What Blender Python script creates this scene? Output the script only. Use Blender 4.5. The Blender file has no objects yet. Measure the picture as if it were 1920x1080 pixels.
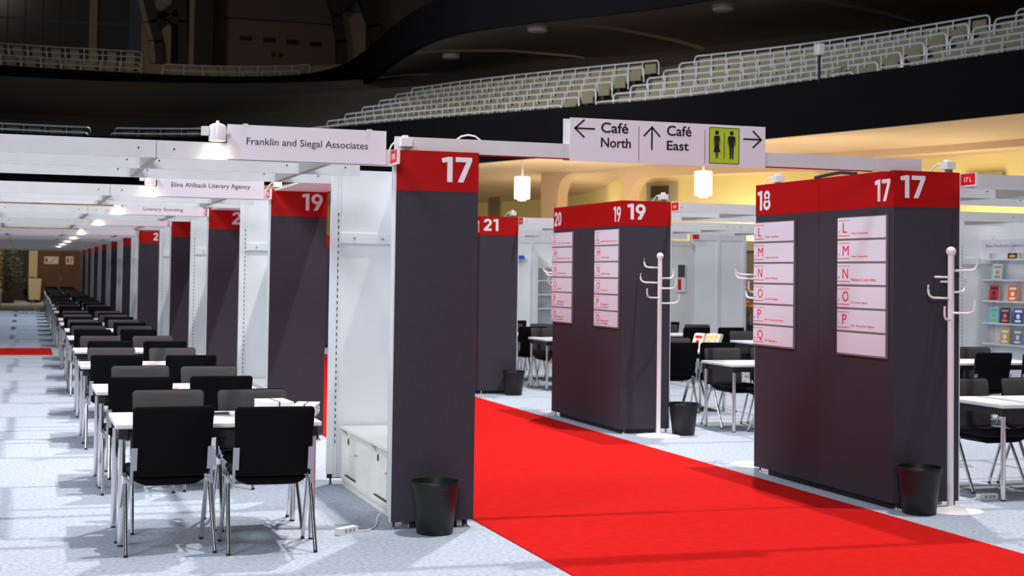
import bpy, math, random
from mathutils import Vector, Matrix
random.seed(7)
PI = math.pi
S = bpy.context.scene
COL = S.collection

# ------------------------------------------------------------------ camera
cam_d = bpy.data.cameras.new('camera')
cam = bpy.data.objects.new('camera', cam_d)
COL.objects.link(cam)
S.camera = cam
_C = Vector((-2.34084, -9.13360, 1.68639))
_R = Vector((0.95544497, -0.29478025, 0.01514997))
_U = Vector((-0.02440275, -0.02773545, 0.99931739))
_F = Vector((0.29415884, 0.95516247, 0.03369314))
mw = Matrix(((_R.x, _U.x, -_F.x, _C.x), (_R.y, _U.y, -_F.y, _C.y), (_R.z, _U.z, -_F.z, _C.z), (0, 0, 0, 1)))
cam.matrix_world = mw
cam_d.sensor_width = 36.0
cam_d.lens = 2677.11 / 1920 * 36.0
cam_d.shift_x = 90.0 / 1920
cam_d.shift_y = -117.05 / 1920
cam_d.clip_start = 0.1
cam_d.clip_end = 300
cam_d.dof.use_dof = True
cam_d.dof.focus_distance = 9.8
cam_d.dof.aperture_fstop = 3.6

# ------------------------------------------------------------------ world, lights, exposure
S.view_settings.view_transform = 'Standard'
S.view_settings.look = 'None'
S.view_settings.gamma = 1.0
S.view_settings.exposure = 0.0
try:
    S.view_settings.use_curve_mapping = False
except Exception:
    pass
W = bpy.data.worlds.new('world')
S.world = W
W.use_nodes = True
W.node_tree.nodes['Background'].inputs[0].default_value = (0.75, 0.8, 1.0, 1)
W.node_tree.nodes['Background'].inputs[1].default_value = 0.012


def area(name, loc, target, size, power, color, spread=180.0):
    d = bpy.data.lights.new(name, 'AREA')
    d.shape = 'DISK'
    d.size = size
    d.energy = power
    d.color = color
    d.spread = math.radians(spread)
    o = bpy.data.objects.new(name, d)
    COL.objects.link(o)
    o.location = loc
    o.rotation_euler = (Vector(target) - Vector(loc)).to_track_quat('-Z', 'Y').to_euler()
    return o


COOL = (0.80, 0.89, 1.0)
# lamps high under the dome, mixed with fill lights added for brightness
area('hall_lamp_or_fill', (12.3, 18, 38), (0, 4, 0), 1.0, 1600, (1.0, 0.96, 0.91), 60)
area('hall_lamp_or_fill', (11, -2.5, 38), (0, 6, 0), 1.0, 1600, (1.0, 0.96, 0.93), 60)
area('hall_lamp_or_fill', (13, 46, 38), (0, 38, 0), 1.5, 1300, COOL, 50)
area('hall_lamp_or_fill', (-11, -7, 16), (2, 5, 0), 4.0, 380, COOL, 90)
area('hall_lamp_or_fill', (-8, 14, 17), (-1, 15, 0), 2.0, 240, COOL, 90)
area('hall_lamp_or_fill', (2, 3, 18), (1, 6, 0), 8.0, 330, COOL, 100)  # broad soft overhead fill, added without a fixture
area('hall_lamp_or_fill', (-12, 2, 17), (14.5, 30, 7.6), 1.5, 650, (0.92, 0.96, 1.0), 50)
area('hall_lamp_or_fill', (-6, -17, 8), (2, 4, 1.2), 4.0, 200, (0.97, 0.95, 1.0), 70)  # frontal fill added behind the camera for the boards facing it
area('hall_lamp_or_fill', (-15, 3, 9), (4, 3, 1.2), 6.0, 190, (0.95, 0.97, 1.0), 60)  # fill added from the left to brighten the directory plates
# fills added without fixtures to lift the dark upper gallery and its soffit
area('gallery_fill', (-6, 40, 24), (4, 68, 13), 3.0, 90, (1.0, 0.86, 0.72), 60)
area('gallery_fill', (2, 18, 9), (20, 44, 10.2), 4.0, 105, (1.0, 0.86, 0.72), 55)


# ------------------------------------------------------------------ materials
MATS = {}


def mat(name, col, rough=0.6, metal=0.0, spec=0.5, emit=None, es=0.0, noise=0.0, nscale=20.0, bump=0.0, bscale=200.0, alpha=1.0, stretch=None):
    if name in MATS:
        return MATS[name]
    m = bpy.data.materials.new(name)
    m.use_nodes = True
    nt = m.node_tree
    b = nt.nodes['Principled BSDF']
    b.inputs['Base Color'].default_value = (*col, 1)
    b.inputs['Roughness'].default_value = rough
    b.inputs['Metallic'].default_value = metal
    b.inputs['Specular IOR Level'].default_value = spec
    if emit:
        b.inputs['Emission Color'].default_value = (*emit, 1)
        b.inputs['Emission Strength'].default_value = es
    tc = None
    if noise > 0 or bump > 0:
        tc = nt.nodes.new('ShaderNodeTexCoord')
        mp = nt.nodes.new('ShaderNodeMapping')
        if stretch:
            mp.inputs['Scale'].default_value = stretch
        nt.links.new(tc.outputs['Object'], mp.inputs[0])
    if noise > 0:
        n = nt.nodes.new('ShaderNodeTexNoise')
        n.inputs['Scale'].default_value = nscale
        n.inputs['Detail'].default_value = 5
        nt.links.new(mp.outputs[0], n.inputs['Vector'])
        r = nt.nodes.new('ShaderNodeValToRGB')
        r.color_ramp.elements[0].position = 0.3
        r.color_ramp.elements[1].position = 0.7
        r.color_ramp.elements[0].color = (*[c * (1 - noise) for c in col], 1)
        r.color_ramp.elements[1].color = (*[min(1, c * (1 + noise)) for c in col], 1)
        nt.links.new(n.outputs['Fac'], r.inputs[0])
        nt.links.new(r.outputs[0], b.inputs['Base Color'])
    if bump > 0:
        n2 = nt.nodes.new('ShaderNodeTexNoise')
        n2.inputs['Scale'].default_value = bscale
        n2.inputs['Detail'].default_value = 2
        nt.links.new(mp.outputs[0], n2.inputs['Vector'])
        bp = nt.nodes.new('ShaderNodeBump')
        bp.inputs['Strength'].default_value = bump
        bp.inputs['Distance'].default_value = 0.004
        nt.links.new(n2.outputs['Fac'], bp.inputs['Height'])
        nt.links.new(bp.outputs[0], b.inputs['Normal'])
    MATS[name] = m
    return m


GREYC = mat('grey_carpet', (0.355, 0.395, 0.465), 0.95, spec=0.1, noise=0.22, nscale=34, bump=0.5, bscale=260)
REDC = mat('red_carpet', (0.45, 0.008, 0.007), 0.95, spec=0.05, noise=0.10, nscale=14, bump=0.5, bscale=260)
DARK = mat('dark_cloth_panel', (0.045, 0.040, 0.054), 0.75, spec=0.25, noise=0.10, nscale=90, bump=0.15, bscale=420)
RED = mat('red_print', (0.40, 0.0015, 0.002), 0.55, spec=0.25)
LRED = mat('bright_red_print', (0.72, 0.012, 0.015), 0.5, spec=0.3)
WHITE = mat('white_laminate', (0.74, 0.76, 0.78), 0.45, noise=0.03, nscale=3)
WPRINT = mat('white_print', (0.82, 0.82, 0.86), 0.5)
SIGNW = mat('sign_board', (0.80, 0.75, 0.82), 0.5)
ALU = mat('white_profile', (0.70, 0.70, 0.72), 0.4, noise=0.03, nscale=6)
TRACK = mat('grey_track', (0.30, 0.28, 0.26), 0.4, metal=0.3)
BLACK = mat('black_print', (0.006, 0.006, 0.008), 0.6)
RUBBER = mat('black_rubber', (0.012, 0.012, 0.013), 0.6)
GREYF = mat('silver_frame', (0.36, 0.35, 0.37), 0.35, metal=0.6)
CHROME = mat('chrome', (0.78, 0.78, 0.80), 0.22, metal=1.0)
SHELL = mat('black_chair_back', (0.0035, 0.0032, 0.0045), 0.85, spec=0.12)
FABR = mat('charcoal_chair_fabric', (0.060, 0.054, 0.056), 0.95, spec=0.15, bump=0.3, bscale=500)
SEATF = mat('black_seat_fabric', (0.014, 0.014, 0.017), 0.95, spec=0.15, bump=0.3, bscale=500)
TOP = mat('white_table_top', (0.86, 0.86, 0.86), 0.35)
TEDGE = mat('table_edge', (0.62, 0.55, 0.56), 0.5)
WOODW = mat('white_wood_cabinet', (0.80, 0.79, 0.74), 0.5, noise=0.05, nscale=3, stretch=(1, 1, 14))
BRASS = mat('brass_peg', (0.55, 0.42, 0.20), 0.3, metal=1.0)
BIN = mat('black_bin_plastic', (0.010, 0.010, 0.011), 0.45, spec=0.4)
WMETAL = mat('white_enamel', (0.84, 0.80, 0.81), 0.3)
GREEN = mat('lime_green_print', (0.46, 0.62, 0.03), 0.5)
BLUEP = mat('blue_print', (0.03, 0.10, 0.55), 0.5)
GLOW = mat('lamp_glow', (1, 1, 1), 0.5, emit=(1.0, 0.86, 0.62), es=14)
PEND = mat('pendant_glass', (1, 1, 1), 0.4, emit=(1.0, 0.93, 0.72), es=3.2)
YELLOW = mat('yellow_plaster', (0.78, 0.66, 0.30), 0.85, noise=0.05, nscale=0.7)
BEIGE = mat('beige_plaster', (0.64, 0.46, 0.31), 0.85, noise=0.06, nscale=0.5)
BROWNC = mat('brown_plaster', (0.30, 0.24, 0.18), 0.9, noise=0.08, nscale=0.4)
BLACKC = mat('black_drape', (0.0075, 0.0072, 0.010), 0.9, spec=0.1, noise=0.1, nscale=2)
STEP = mat('dark_terrace', (0.10, 0.085, 0.07), 0.9)
PLY = mat('beige_seat_panel', (0.29, 0.26, 0.175), 0.5, noise=0.08, nscale=1.2)
RAILM = mat('galvanised_rail', (0.84, 0.88, 0.95), 0.35, metal=0.1)
GLASSD = mat('dark_glass', (0.06, 0.065, 0.07), 0.15, spec=0.6)
STEELD = mat('dark_truss', (0.035, 0.03, 0.028), 0.7)
DOORW = mat('brown_door_wood', (0.12, 0.055, 0.022), 0.6, noise=0.15, nscale=2, stretch=(6, 1, 0.5))
CREAM = mat('cream_planter', (0.66, 0.60, 0.44), 0.6)
LEAF = mat('leaf_green', (0.014, 0.026, 0.010), 0.8)
PAPER = mat('paper', (0.80, 0.80, 0.84), 0.7)
DKGREY = mat('dark_grey_panel', (0.05, 0.05, 0.055), 0.8)
CABLE = mat('white_cable', (0.75, 0.75, 0.74), 0.5)
BCABLE = mat('black_cable', (0.02, 0.025, 0.03), 0.5)
BROWNP = mat('brown_cabinet', (0.30, 0.20, 0.12), 0.6)


# ------------------------------------------------------------------ mesh helper
ORG = {}


class MB:
    def __init__(s):
        s.v, s.f, s.m = [], [], []

    def add(s, vs, fs, mi=0):
        n = len(s.v)
        s.v += [tuple(v) for v in vs]
        s.f += [tuple(i + n for i in f) for f in fs]
        s.m += [mi] * len(fs)
        return s

    def box(s, x0, x1, y0, y1, z0, z1, mi=0):
        if x0 > x1: x0, x1 = x1, x0
        if y0 > y1: y0, y1 = y1, y0
        vs = [(x, y, z) for z in (z0, z1) for y in (y0, y1) for x in (x0, x1)]
        return s.add(vs, [(0, 2, 3, 1), (4, 5, 7, 6), (0, 1, 5, 4), (2, 6, 7, 3), (0, 4, 6, 2), (1, 3, 7, 5)], mi)

    def ring(s, p, d, r, n):
        d = Vector(d).normalized()
        a = d.orthogonal().normalized()
        if abs(d.z) < 0.999:
            a = Vector((0, 0, 1)).cross(d).normalized()
        b = d.cross(a)
        return [Vector(p) + a * r * math.cos(2 * PI * i / n) + b * r * math.sin(2 * PI * i / n) for i in range(n)]

    def cyl(s, p0, p1, r0, r1=None, n=10, mi=0):
        r1 = r0 if r1 is None else r1
        d = Vector(p1) - Vector(p0)
        A, B = s.ring(p0, d, r0, n), s.ring(p1, d, r1, n)
        fs = [(i, (i + 1) % n, n + (i + 1) % n, n + i) for i in range(n)]
        fs += [tuple(range(n - 1, -1, -1)), tuple(range(n, 2 * n))]
        return s.add(A + B, fs, mi)

    def tube(s, pts, r, n=8, mi=0):
        pts = [Vector(p) for p in pts]
        vs = []
        for i, p in enumerate(pts):
            d = (pts[min(i + 1, len(pts) - 1)] - pts[max(i - 1, 0)])
            vs += s.ring(p, d, r, n)
        fs = []
        for k in range(len(pts) - 1):
            for i in range(n):
                fs.append((k * n + i, k * n + (i + 1) % n, (k + 1) * n + (i + 1) % n, (k + 1) * n + i))
        fs += [tuple(range(n - 1, -1, -1)), tuple(range((len(pts) - 1) * n, len(pts) * n))]
        return s.add(vs, fs, mi)

    def lathe(s, prof, n=24, c=(0, 0, 0), mi=0):
        vs, fs = [], []
        for r, z in prof:
            for i in range(n):
                a = 2 * PI * i / n
                vs.append((c[0] + r * math.cos(a), c[1] + r * math.sin(a), c[2] + z))
        for k in range(len(prof) - 1):
            for i in range(n):
                fs.append((k * n + i, k * n + (i + 1) % n, (k + 1) * n + (i + 1) % n, (k + 1) * n + i))
        return s.add(vs, fs, mi)

    def prism(s, poly, fn, t, mi=0):
        # poly: 2-D outline; fn(u, v, w) -> xyz with w = 0 or t
        n = len(poly)
        vs = [fn(u, v, 0) for u, v in poly] + [fn(u, v, t) for u, v in poly]
        fs = [tuple(range(n)), tuple(range(2 * n - 1, n - 1, -1))]
        fs += [(i, n + i, n + (i + 1) % n, (i + 1) % n) for i in range(n)]
        return s.add(vs, fs, mi)

    def mesh(s, name, mats, smooth=False, org=(0, 0, 0)):
        me = bpy.data.meshes.new(name)
        me.from_pydata([(v[0] - org[0], v[1] - org[1], v[2] - org[2]) for v in s.v], [], s.f)
        for m in (mats if isinstance(mats, (list, tuple)) else [mats]):
            me.materials.append(m)
        me.polygons.foreach_set('material_index', s.m)
        if smooth:
            me.polygons.foreach_set('use_smooth', [True] * len(me.polygons))
            me.set_sharp_from_angle(angle=math.radians(smooth if smooth is not True else 40))
        me.update()
        return me

    def build(s, name, mats, parent=None, smooth=False, org=None):
        o_ = ORG.get(parent.name, (0, 0, 0)) if parent else (org or (0, 0, 0))
        me = s.mesh(name, mats, smooth, o_)
        o = bpy.data.objects.new(name, me)
        COL.objects.link(o)
        if parent:
            o.parent = parent
        else:
            o.location = o_
        ORG[o.name] = o_
        return o


def thing(name, label, cat, loc=(0, 0, 0), group=None):
    o = bpy.data.objects.new(name, None)
    COL.objects.link(o)
    o.location = loc
    o.empty_display_size = 0.1
    ORG[o.name] = tuple(loc)
    return tag(o, label, cat, group)


def tag(o, label, cat, group=None):
    o['label'] = label
    o['category'] = cat
    if group:
        o['group'] = group
    return o


def struct(mb, name, mats, smooth=False):
    o = mb.build(name, mats, None, smooth)
    o['kind'] = 'structure'
    return o


def copy_tree(o, parent=None):
    c = o.copy()
    COL.objects.link(c)
    if parent:
        c.parent = parent
    for ch in list(o.children):
        copy_tree(ch, c)
    return c


_TC = {}


def text(body, p, ux, uz, w, h, m, parent, name='lettering', bold=0.0, ext=0.0012, n_out=None):
    """lettering filling a w x h box whose lower left corner is p, along ux and up uz"""
    key = (body, bold)
    if key not in _TC:
        cu = bpy.data.curves.new('t', 'FONT')
        cu.body = body
        cu.offset = bold
        cu.extrude = 0.5
        cu.resolution_u = 4
        cu.space_line = 0.95
        to = bpy.data.objects.new('t', cu)
        COL.objects.link(to)
        bpy.context.view_layer.update()
        dg = bpy.context.evaluated_depsgraph_get()
        me0 = bpy.data.meshes.new_from_object(to.evaluated_get(dg))
        vs = [v.co.copy() for v in me0.vertices]
        fs = [tuple(q.vertices) for q in me0.polygons]
        bpy.data.objects.remove(to)
        bpy.data.curves.remove(cu)
        bpy.data.meshes.remove(me0)
        _TC[key] = (vs, fs)
    vs, fs = _TC[key]
    x0, x1 = min(v.x for v in vs), max(v.x for v in vs)
    y0, y1 = min(v.y for v in vs), max(v.y for v in vs)
    ux, uz, p = Vector(ux), Vector(uz), Vector(p)
    nn = ux.cross(uz)
    if w is None:
        w = h * (x1 - x0) / (y1 - y0)
    mb = MB()
    mb.add([p + ux * ((v.x - x0) / (x1 - x0) * w) + uz * ((v.y - y0) / (y1 - y0) * h) + nn * (v.z + 0.5) * ext for v in vs], fs)
    return mb.build(name, m, parent)


def _ring(cx, cy, rx, ry, t, a0=0, a1=360, n=26):
    out = []
    for k in range(n):
        p, q = math.radians(a0 + (a1 - a0) * k / n), math.radians(a0 + (a1 - a0) * (k + 1) / n)
        out.append([(cx + rx * math.cos(p), cy + ry * math.sin(p)), (cx + rx * math.cos(q), cy + ry * math.sin(q)),
                    (cx + (rx - t) * math.cos(q), cy + (ry - t) * math.sin(q)), (cx + (rx - t) * math.cos(p), cy + (ry - t) * math.sin(p))])
    return out


NINE = _ring(.32, .68, .32, .32, .185) + [[(.64, .66), (.61, .50), (.36, 0), (.12, 0), (.33, .38), (.45, .56)]]
DIG = {
    '1': (0.42, [[(0, .93), (.24, 1.0), (.42, 1.0), (.42, 0), (.22, 0), (.22, .80), (.04, .755)]]),
    '7': (0.63, [[(0, 1), (.63, 1), (.63, .86), (.31, 0), (.09, 0), (.41, .81), (0, .81)]]),
    '0': (0.66, _ring(.33, .5, .33, .5, .19)),
    '8': (0.64, _ring(.32, .74, .27, .26, .165) + _ring(.32, .29, .32, .29, .18)),
    '9': (0.64, NINE),
    '6': (0.64, [[(.64 - x, 1 - y) for x, y in p] for p in NINE]),
    '2': (0.62, _ring(.31, .69, .31, .31, .185, 175, -38) + [[(.56, .50), (.30, .18), (.0, .18), (.0, .16), (.40, .60)], [(0, 0), (.62, 0), (.62, .185), (0, .185)]]),
    '5': (0.62, _ring(.30, .32, .32, .32, .185, 128, -155) + [[(.08, 1), (.58, 1), (.58, .82), (.08, .82)], [(.08, 1), (.27, 1), (.24, .55), (.05, .46)]]),
    '3': (0.62, _ring(.29, .73, .28, .27, .17, 160, -80) + _ring(.30, .30, .32, .30, .18, 80, -155)),
    '4': (0.66, [[(.36, 1), (.58, 1), (.20, .38), (0, .38)], [(0, .38), (.66, .38), (.66, .20), (0, .20)], [(.36, .60), (.55, .60), (.55, 0), (.36, 0)]]),
}


def digits(body, p, ux, uz, w, h, m, parent, name='number'):
    tot = sum(DIG[c][0] for c in body) + 0.11 * (len(body) - 1)
    p, ux, uz = Vector(p), Vector(ux), Vector(uz)
    nn = ux.cross(uz)
    mb = MB()
    x = 0.0
    for c in body:
        nb = 0
        for poly in DIG[c][1]:
            big = max(a for a, _ in poly) - min(a for a, _ in poly) > 0.3 or max(b for _, b in poly) - min(b for _, b in poly) > 0.3
            nb += 1 if big else 0
            mb.prism(poly, lambda u, v, q: tuple(p + ux * ((x + u) / tot * w) + uz * (v * h) + nn * q), 0.0012 + (0.0003 * nb if big else 0))
        x += DIG[c][0] + 0.11
    return mb.build(name, m, parent)


XP, ZP = Vector((1, 0, 0)), Vector((0, 0, 1))
YN = Vector((0, -1, 0))
NUM = ['nearest', 'second', 'third', 'fourth', 'fifth', 'sixth', 'seventh', 'eighth', 'ninth', 'tenth', 'eleventh', 'twelfth',
       'thirteenth', 'fourteenth', 'fifteenth', 'sixteenth', 'seventeenth', 'eighteenth', 'nineteenth', 'twentieth', 'twenty-first', 'twenty-second']

# ------------------------------------------------------------------ the hall: floor and curved galleries
mb = MB()
mb.box(-40, 60, -30, 95, -0.2, 0)
fl = struct(mb, 'floor', GREYC)


def spline(pts, n):
    out = []
    P_ = [Vector(p) for p in pts]
    for i in range(len(P_) - 1):
        p0, p1, p2, p3 = P_[max(i - 1, 0)], P_[i], P_[i + 1], P_[min(i + 2, len(P_) - 1)]
        for k in range(n):
            t = k / n
            out.append(0.5 * ((2 * p1) + (p2 - p0) * t + (2 * p0 - 5 * p1 + 4 * p2 - p3) * t * t + (3 * p1 - p0 - 3 * p2 + p3) * t ** 3))
    out.append(P_[-1])
    return out


def resample(pts, step):
    acc = [0.0]
    for a, b in zip(pts, pts[1:]):
        acc.append(acc[-1] + (b - a).length)
    out, n = [], max(2, int(acc[-1] / step))
    j = 0
    for k in range(n + 1):
        s = acc[-1] * k / n
        while j < len(acc) - 2 and acc[j + 1] < s:
            j += 1
        t = (s - acc[j]) / max(1e-9, acc[j + 1] - acc[j])
        out.append(pts[j].lerp(pts[j + 1], min(1, max(0, t))))
    return out


def normals(pts):
    ns = []
    for i in range(len(pts)):
        d = pts[min(i + 1, len(pts) - 1)] - pts[max(i - 1, 0)]
        d.normalize()
        ns.append(Vector((d.y, -d.x)))          # to the right of travel = outward here
    return ns


# lower gallery front, travelling from the right (near) to the far left
LOW = [(23.2, -22), (22.6, -8), (21.3, 4), (19.9, 12), (18.5, 17.6), (17.2, 22.6), (15.6, 27.6), (13.2, 31.9), (10.7, 35.9), (8.4, 40.0), (6.9, 43.2), (4.0, 46.4), (0, 48.0), (-5, 47.6), (-12, 45), (-20, 40), (-28, 32)]
LOWC = resample(spline(LOW, 12), 0.5)
LOWN = normals(LOWC)
UPP = [(24.4, -20), (24.0, -4), (22.4, 10), (19.8, 22), (16.7, 30.3), (12.9, 36.0), (11.5, 39.6), (11.4, 45), (11.8, 52.0), (11.7, 57.3), (10.2, 61.2), (6.6, 63.2), (1.4, 63.6), (-3.6, 63.4), (-12, 61.5), (-22, 57), (-32, 48)]
UPPC = resample(spline(UPP, 12), 0.6)
UPPN = normals(UPPC)


def smooth_n(ns, k):
    out = []
    for i in range(len(ns)):
        v = Vector((0, 0))
        for j in range(max(0, i - k), min(len(ns), i + k + 1)):
            v += ns[j]
        out.append(v.normalized())
    return out


LOWN = smooth_n(LOWN, 6)
UPPN = smooth_n(UPPN, 8)


def strip(C_, N_, prof, name, m, smooth=True, zshift=None, closed=False):
    """sweep a profile [(offset outward, z)] along a plan curve"""
    mb = MB()
    k = len(prof)
    vs, fs = [], []
    for i, (c, n) in enumerate(zip(C_, N_)):
        dz = zshift(i) if zshift else 0
        for j, (o, z) in enumerate(prof):
            q = c + n * o
            vs.append((q.x, q.y, z + (dz if j in (0, k - 1) or not zshift else 0)))
    for i in range(len(C_) - 1):
        for j in range(k if closed else k - 1):
            a, b = i * k + j, i * k + (j + 1) % k
            fs.append((a, b, b + k, a + k))
    mb.add(vs, fs)
    return struct(mb, name, m, 35 if smooth else False)


def lowbot(c):                 # the drape hangs a little lower at the far end
    t = min(1, max(0, (c.y - 30) / 15))
    return 5.4 - 0.55 * t


mb = MB()
vs, fs = [], []
for c, n in zip(LOWC, LOWN):
    zb = lowbot(c)
    for o, z in ((0, zb), (0, 6.82), (0.22, 6.86), (0.22, zb + 0.05)):
        q = c + n * o
        vs.append((q.x, q.y, z))
for i in range(len(LOWC) - 1):
    for j in range(4):
        a, b = i * 4 + j, i * 4 + (j + 1) % 4
        fs.append((a, b, b + 4, a + 4))
mb.add(vs, fs)
struct(mb, 'trim_1', BLACKC, 35)['label'] = 'black cloth covered front of the lower seating gallery'
# soffit of the lower gallery, gently vaulted, and the yellow wall behind it
mb = MB()
def deep(c):                   # the space under the gallery is deeper at the far end
    return 1.0 + 0.85 * min(1, max(0, (c.y - 36) / 11))


prof = [(0.2, 0.0), (1.2, 0.15), (3.0, 0.35), (5.0, 0.45), (7.2, 0.44), (8.6, 0.38), (9.6, 0.32), (10.4, 0.22)]
vs, fs = [], []
for c, n in zip(LOWC, LOWN):
    zb = lowbot(c) + 0.05
    for o, z in prof:
        q = c + n * o * (deep(c) if o > 1 else 1)
        vs.append((q.x, q.y, zb + z))
k = len(prof)
for i in range(len(LOWC) - 1):
    for j in range(k - 1):
        a, b = i * k + j, i * k + j + 1
        fs.append((a, b, b + k, a + k))
mb.add(vs, fs)
struct(mb, 'ceiling', BEIGE, 50)['label'] = 'beige vaulted underside of the lower gallery'
mb = MB()
vs, fs = [], []
for c, n in zip(LOWC, LOWN):
    q = c + n * 10.4 * deep(c)
    vs += [(q.x, q.y, lowbot(c) + 0.27), (q.x, q.y, 0)]
for i in range(len(LOWC) - 1):
    fs.append((2 * i, 2 * i + 1, 2 * i + 3, 2 * i + 2))
mb.add(vs, fs)
struct(mb, 'wall_back', YELLOW, 30)
# terrace behind the front (stepped)
prof = [(0.2, 6.3)]
for r in range(8):
    prof += [(0.25 + 0.9 * r, 6.3 + 0.35 * r), (1.15 + 0.9 * r, 6.3 + 0.35 * r)]
prof += [(7.5, 9.4), (9.5, 9.4), (9.6, 10.2)]
strip(LOWC, LOWN, prof, 'floor_gallery', STEP, smooth=False)
# upper gallery
strip(UPPC, UPPN, [(0, 10.0), (0, 11.45), (0.25, 11.5), (0.25, 10.02)], 'trim_2', BLACKC, closed=True)['label'] = 'black cloth covered front of the upper gallery'
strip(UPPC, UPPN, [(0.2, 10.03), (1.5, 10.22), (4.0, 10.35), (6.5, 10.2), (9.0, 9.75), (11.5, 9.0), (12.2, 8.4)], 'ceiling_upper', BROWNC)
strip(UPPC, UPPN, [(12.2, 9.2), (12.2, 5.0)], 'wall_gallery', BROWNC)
prof = [(0.2, 10.9)]
for r in range(5):
    prof += [(0.25 + 0.9 * r, 10.9 + 0.4 * r), (1.15 + 0.9 * r, 10.9 + 0.4 * r)]
prof += [(6.0, 12.5), (9.0, 12.5)]
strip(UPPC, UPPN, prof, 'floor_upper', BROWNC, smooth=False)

exec_marks = {}


def near_idx(pt, C_):
    p = Vector(pt)
    return min(range(len(C_)), key=lambda i: (C_[i] - p).length)


def seat_row(C_, N_, i0, i1, off, zr, name_label, group, spacing, first=True):
    pts = [C_[i] + N_[i] * off for i in range(i0, i1 + 1)]
    pts = resample(pts, 0.25)
    L = sum((b - a).length for a, b in zip(pts, pts[1:]))
    if L < 1.5:
        return
    t = thing('seat_row', name_label, 'seating', (pts[0].x, pts[0].y, zr - 0.7), group)
    mbr = MB()
    P3 = [(p.x, p.y, zr) for p in pts]
    d0 = (pts[1] - pts[0]).normalized()
    d1 = (pts[-1] - pts[-2]).normalized()
    a0, a1 = pts[0], pts[-1]
    st = [(a0.x - d0.x * 0.10, a0.y - d0.y * 0.10, zr - 0.5), (a0.x - d0.x * 0.10, a0.y - d0.y * 0.10, zr - 0.12), (a0.x - d0.x * 0.07, a0.y - d0.y * 0.07, zr - 0.04)]
    en = [(a1.x + d1.x * 0.07, a1.y + d1.y * 0.07, zr - 0.04), (a1.x + d1.x * 0.10, a1.y + d1.y * 0.10, zr - 0.12), (a1.x + d1.x * 0.10, a1.y + d1.y * 0.10, zr - 0.5)]
    mbr.tube(st + P3 + en, 0.025, 5)
    n = max(2, int(L / spacing))
    sp = resample(pts, L / n * 0.9999)
    for q in sp[1:-1]:
        mbr.cyl((q.x, q.y, zr - 0.5), (q.x, q.y, zr), 0.021, None, 4)
    mbr.build('rail', RAILM, t)
    for a, b in zip(sp, sp[1:]):
        m = (a + b) / 2
        d = (b - a).normalized()
        nn = Vector((d.y, -d.x))
        key = 'seat_panel_mesh'
        if key not in MATS:
            s_ = MB()
            W2 = 0.225
            # a bent shell: upright back and a folded seat below it
            s_.box(-W2, W2, 0.0, 0.018, -0.42, -0.09)
            s_.box(-W2, W2, 0.018, 0.10, -0.42, -0.39)
            MATS[key] = s_.mesh('seat', PLY)
        o = bpy.data.objects.new('seat', MATS[key])
        COL.objects.link(o)
        o.parent = t
        # panels stand just behind the rail
        o.location = (m.x + nn.x * 0.06 - ORG[t.name][0], m.y + nn.y * 0.06 - ORG[t.name][1], zr - ORG[t.name][2])
        o.rotation_euler = (0, 0, math.atan2(d.y, d.x) + PI)
    return t


iA = near_idx((13.3, 31.75), LOWC)
iB = near_idx((12.75, 32.7), LOWC)
iC = near_idx((17.25, 22.5), LOWC)
iD = near_idx((17.6, 21.4), LOWC)
# curve index grows from right to left: block right, middle, left, far
BLK = [(near_idx((20.4, 9.5), LOWC), iD, 'right'), (iC, near_idx((13.9, 30.9), LOWC), 'middle'), (near_idx((13.0, 32.3), LOWC), near_idx((7.1, 42.8), LOWC), 'left')]
for i0, i1, bn in BLK:
    for r in range(7):
        where = {'right': 'right block', 'middle': 'middle block', 'left': 'left block'}[bn]
        seat_row(LOWC, LOWN, i0, i1, 0.55 + 0.9 * r, 6.98 + 0.345 * r, 'beige steel-railed seats, %s row of the %s, lower gallery' % (['front', 'second', 'third', 'fourth', 'fifth', 'sixth', 'top'][r], where),
                 'seat rows on the lower gallery', 0.55)
for (a, b, bn) in ((near_idx((4.6, 46.0), LOWC), near_idx((0.8, 47.9), LOWC), 'near'), (near_idx((0, 48), LOWC), near_idx((-9, 46.3), LOWC), 'far')):
    for r in range(2):
        seat_row(LOWC, LOWN, a, b, 0.55 + 0.9 * r, 6.98 + 0.3 * r, 'dim %s seat row behind the black gallery front above the far doors, %s block' % (['front', 'rear'][r], {'near': 'right-hand', 'far': 'left-hand'}[bn]),
                 'dim seat rows on the far gallery', 0.8)
for (a, b, bn) in ((near_idx((10.2, 61.2), UPPC), near_idx((4.4, 63.5), UPPC), 'right-hand'), (near_idx((3.2, 63.6), UPPC), near_idx((-9, 62.5), UPPC), 'left-hand')):
    for r in range(4 if bn[0] == 'l' else 2):
        seat_row(UPPC, UPPN, a, b, 0.55 + 0.9 * r, 11.75 + 0.42 * r, 'dark unlit seats on the upper gallery, %s row of the %s block' % (['front', 'second', 'third', 'top'][r], bn),
                 'unlit seat rows on the upper gallery', 0.9)

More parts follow.
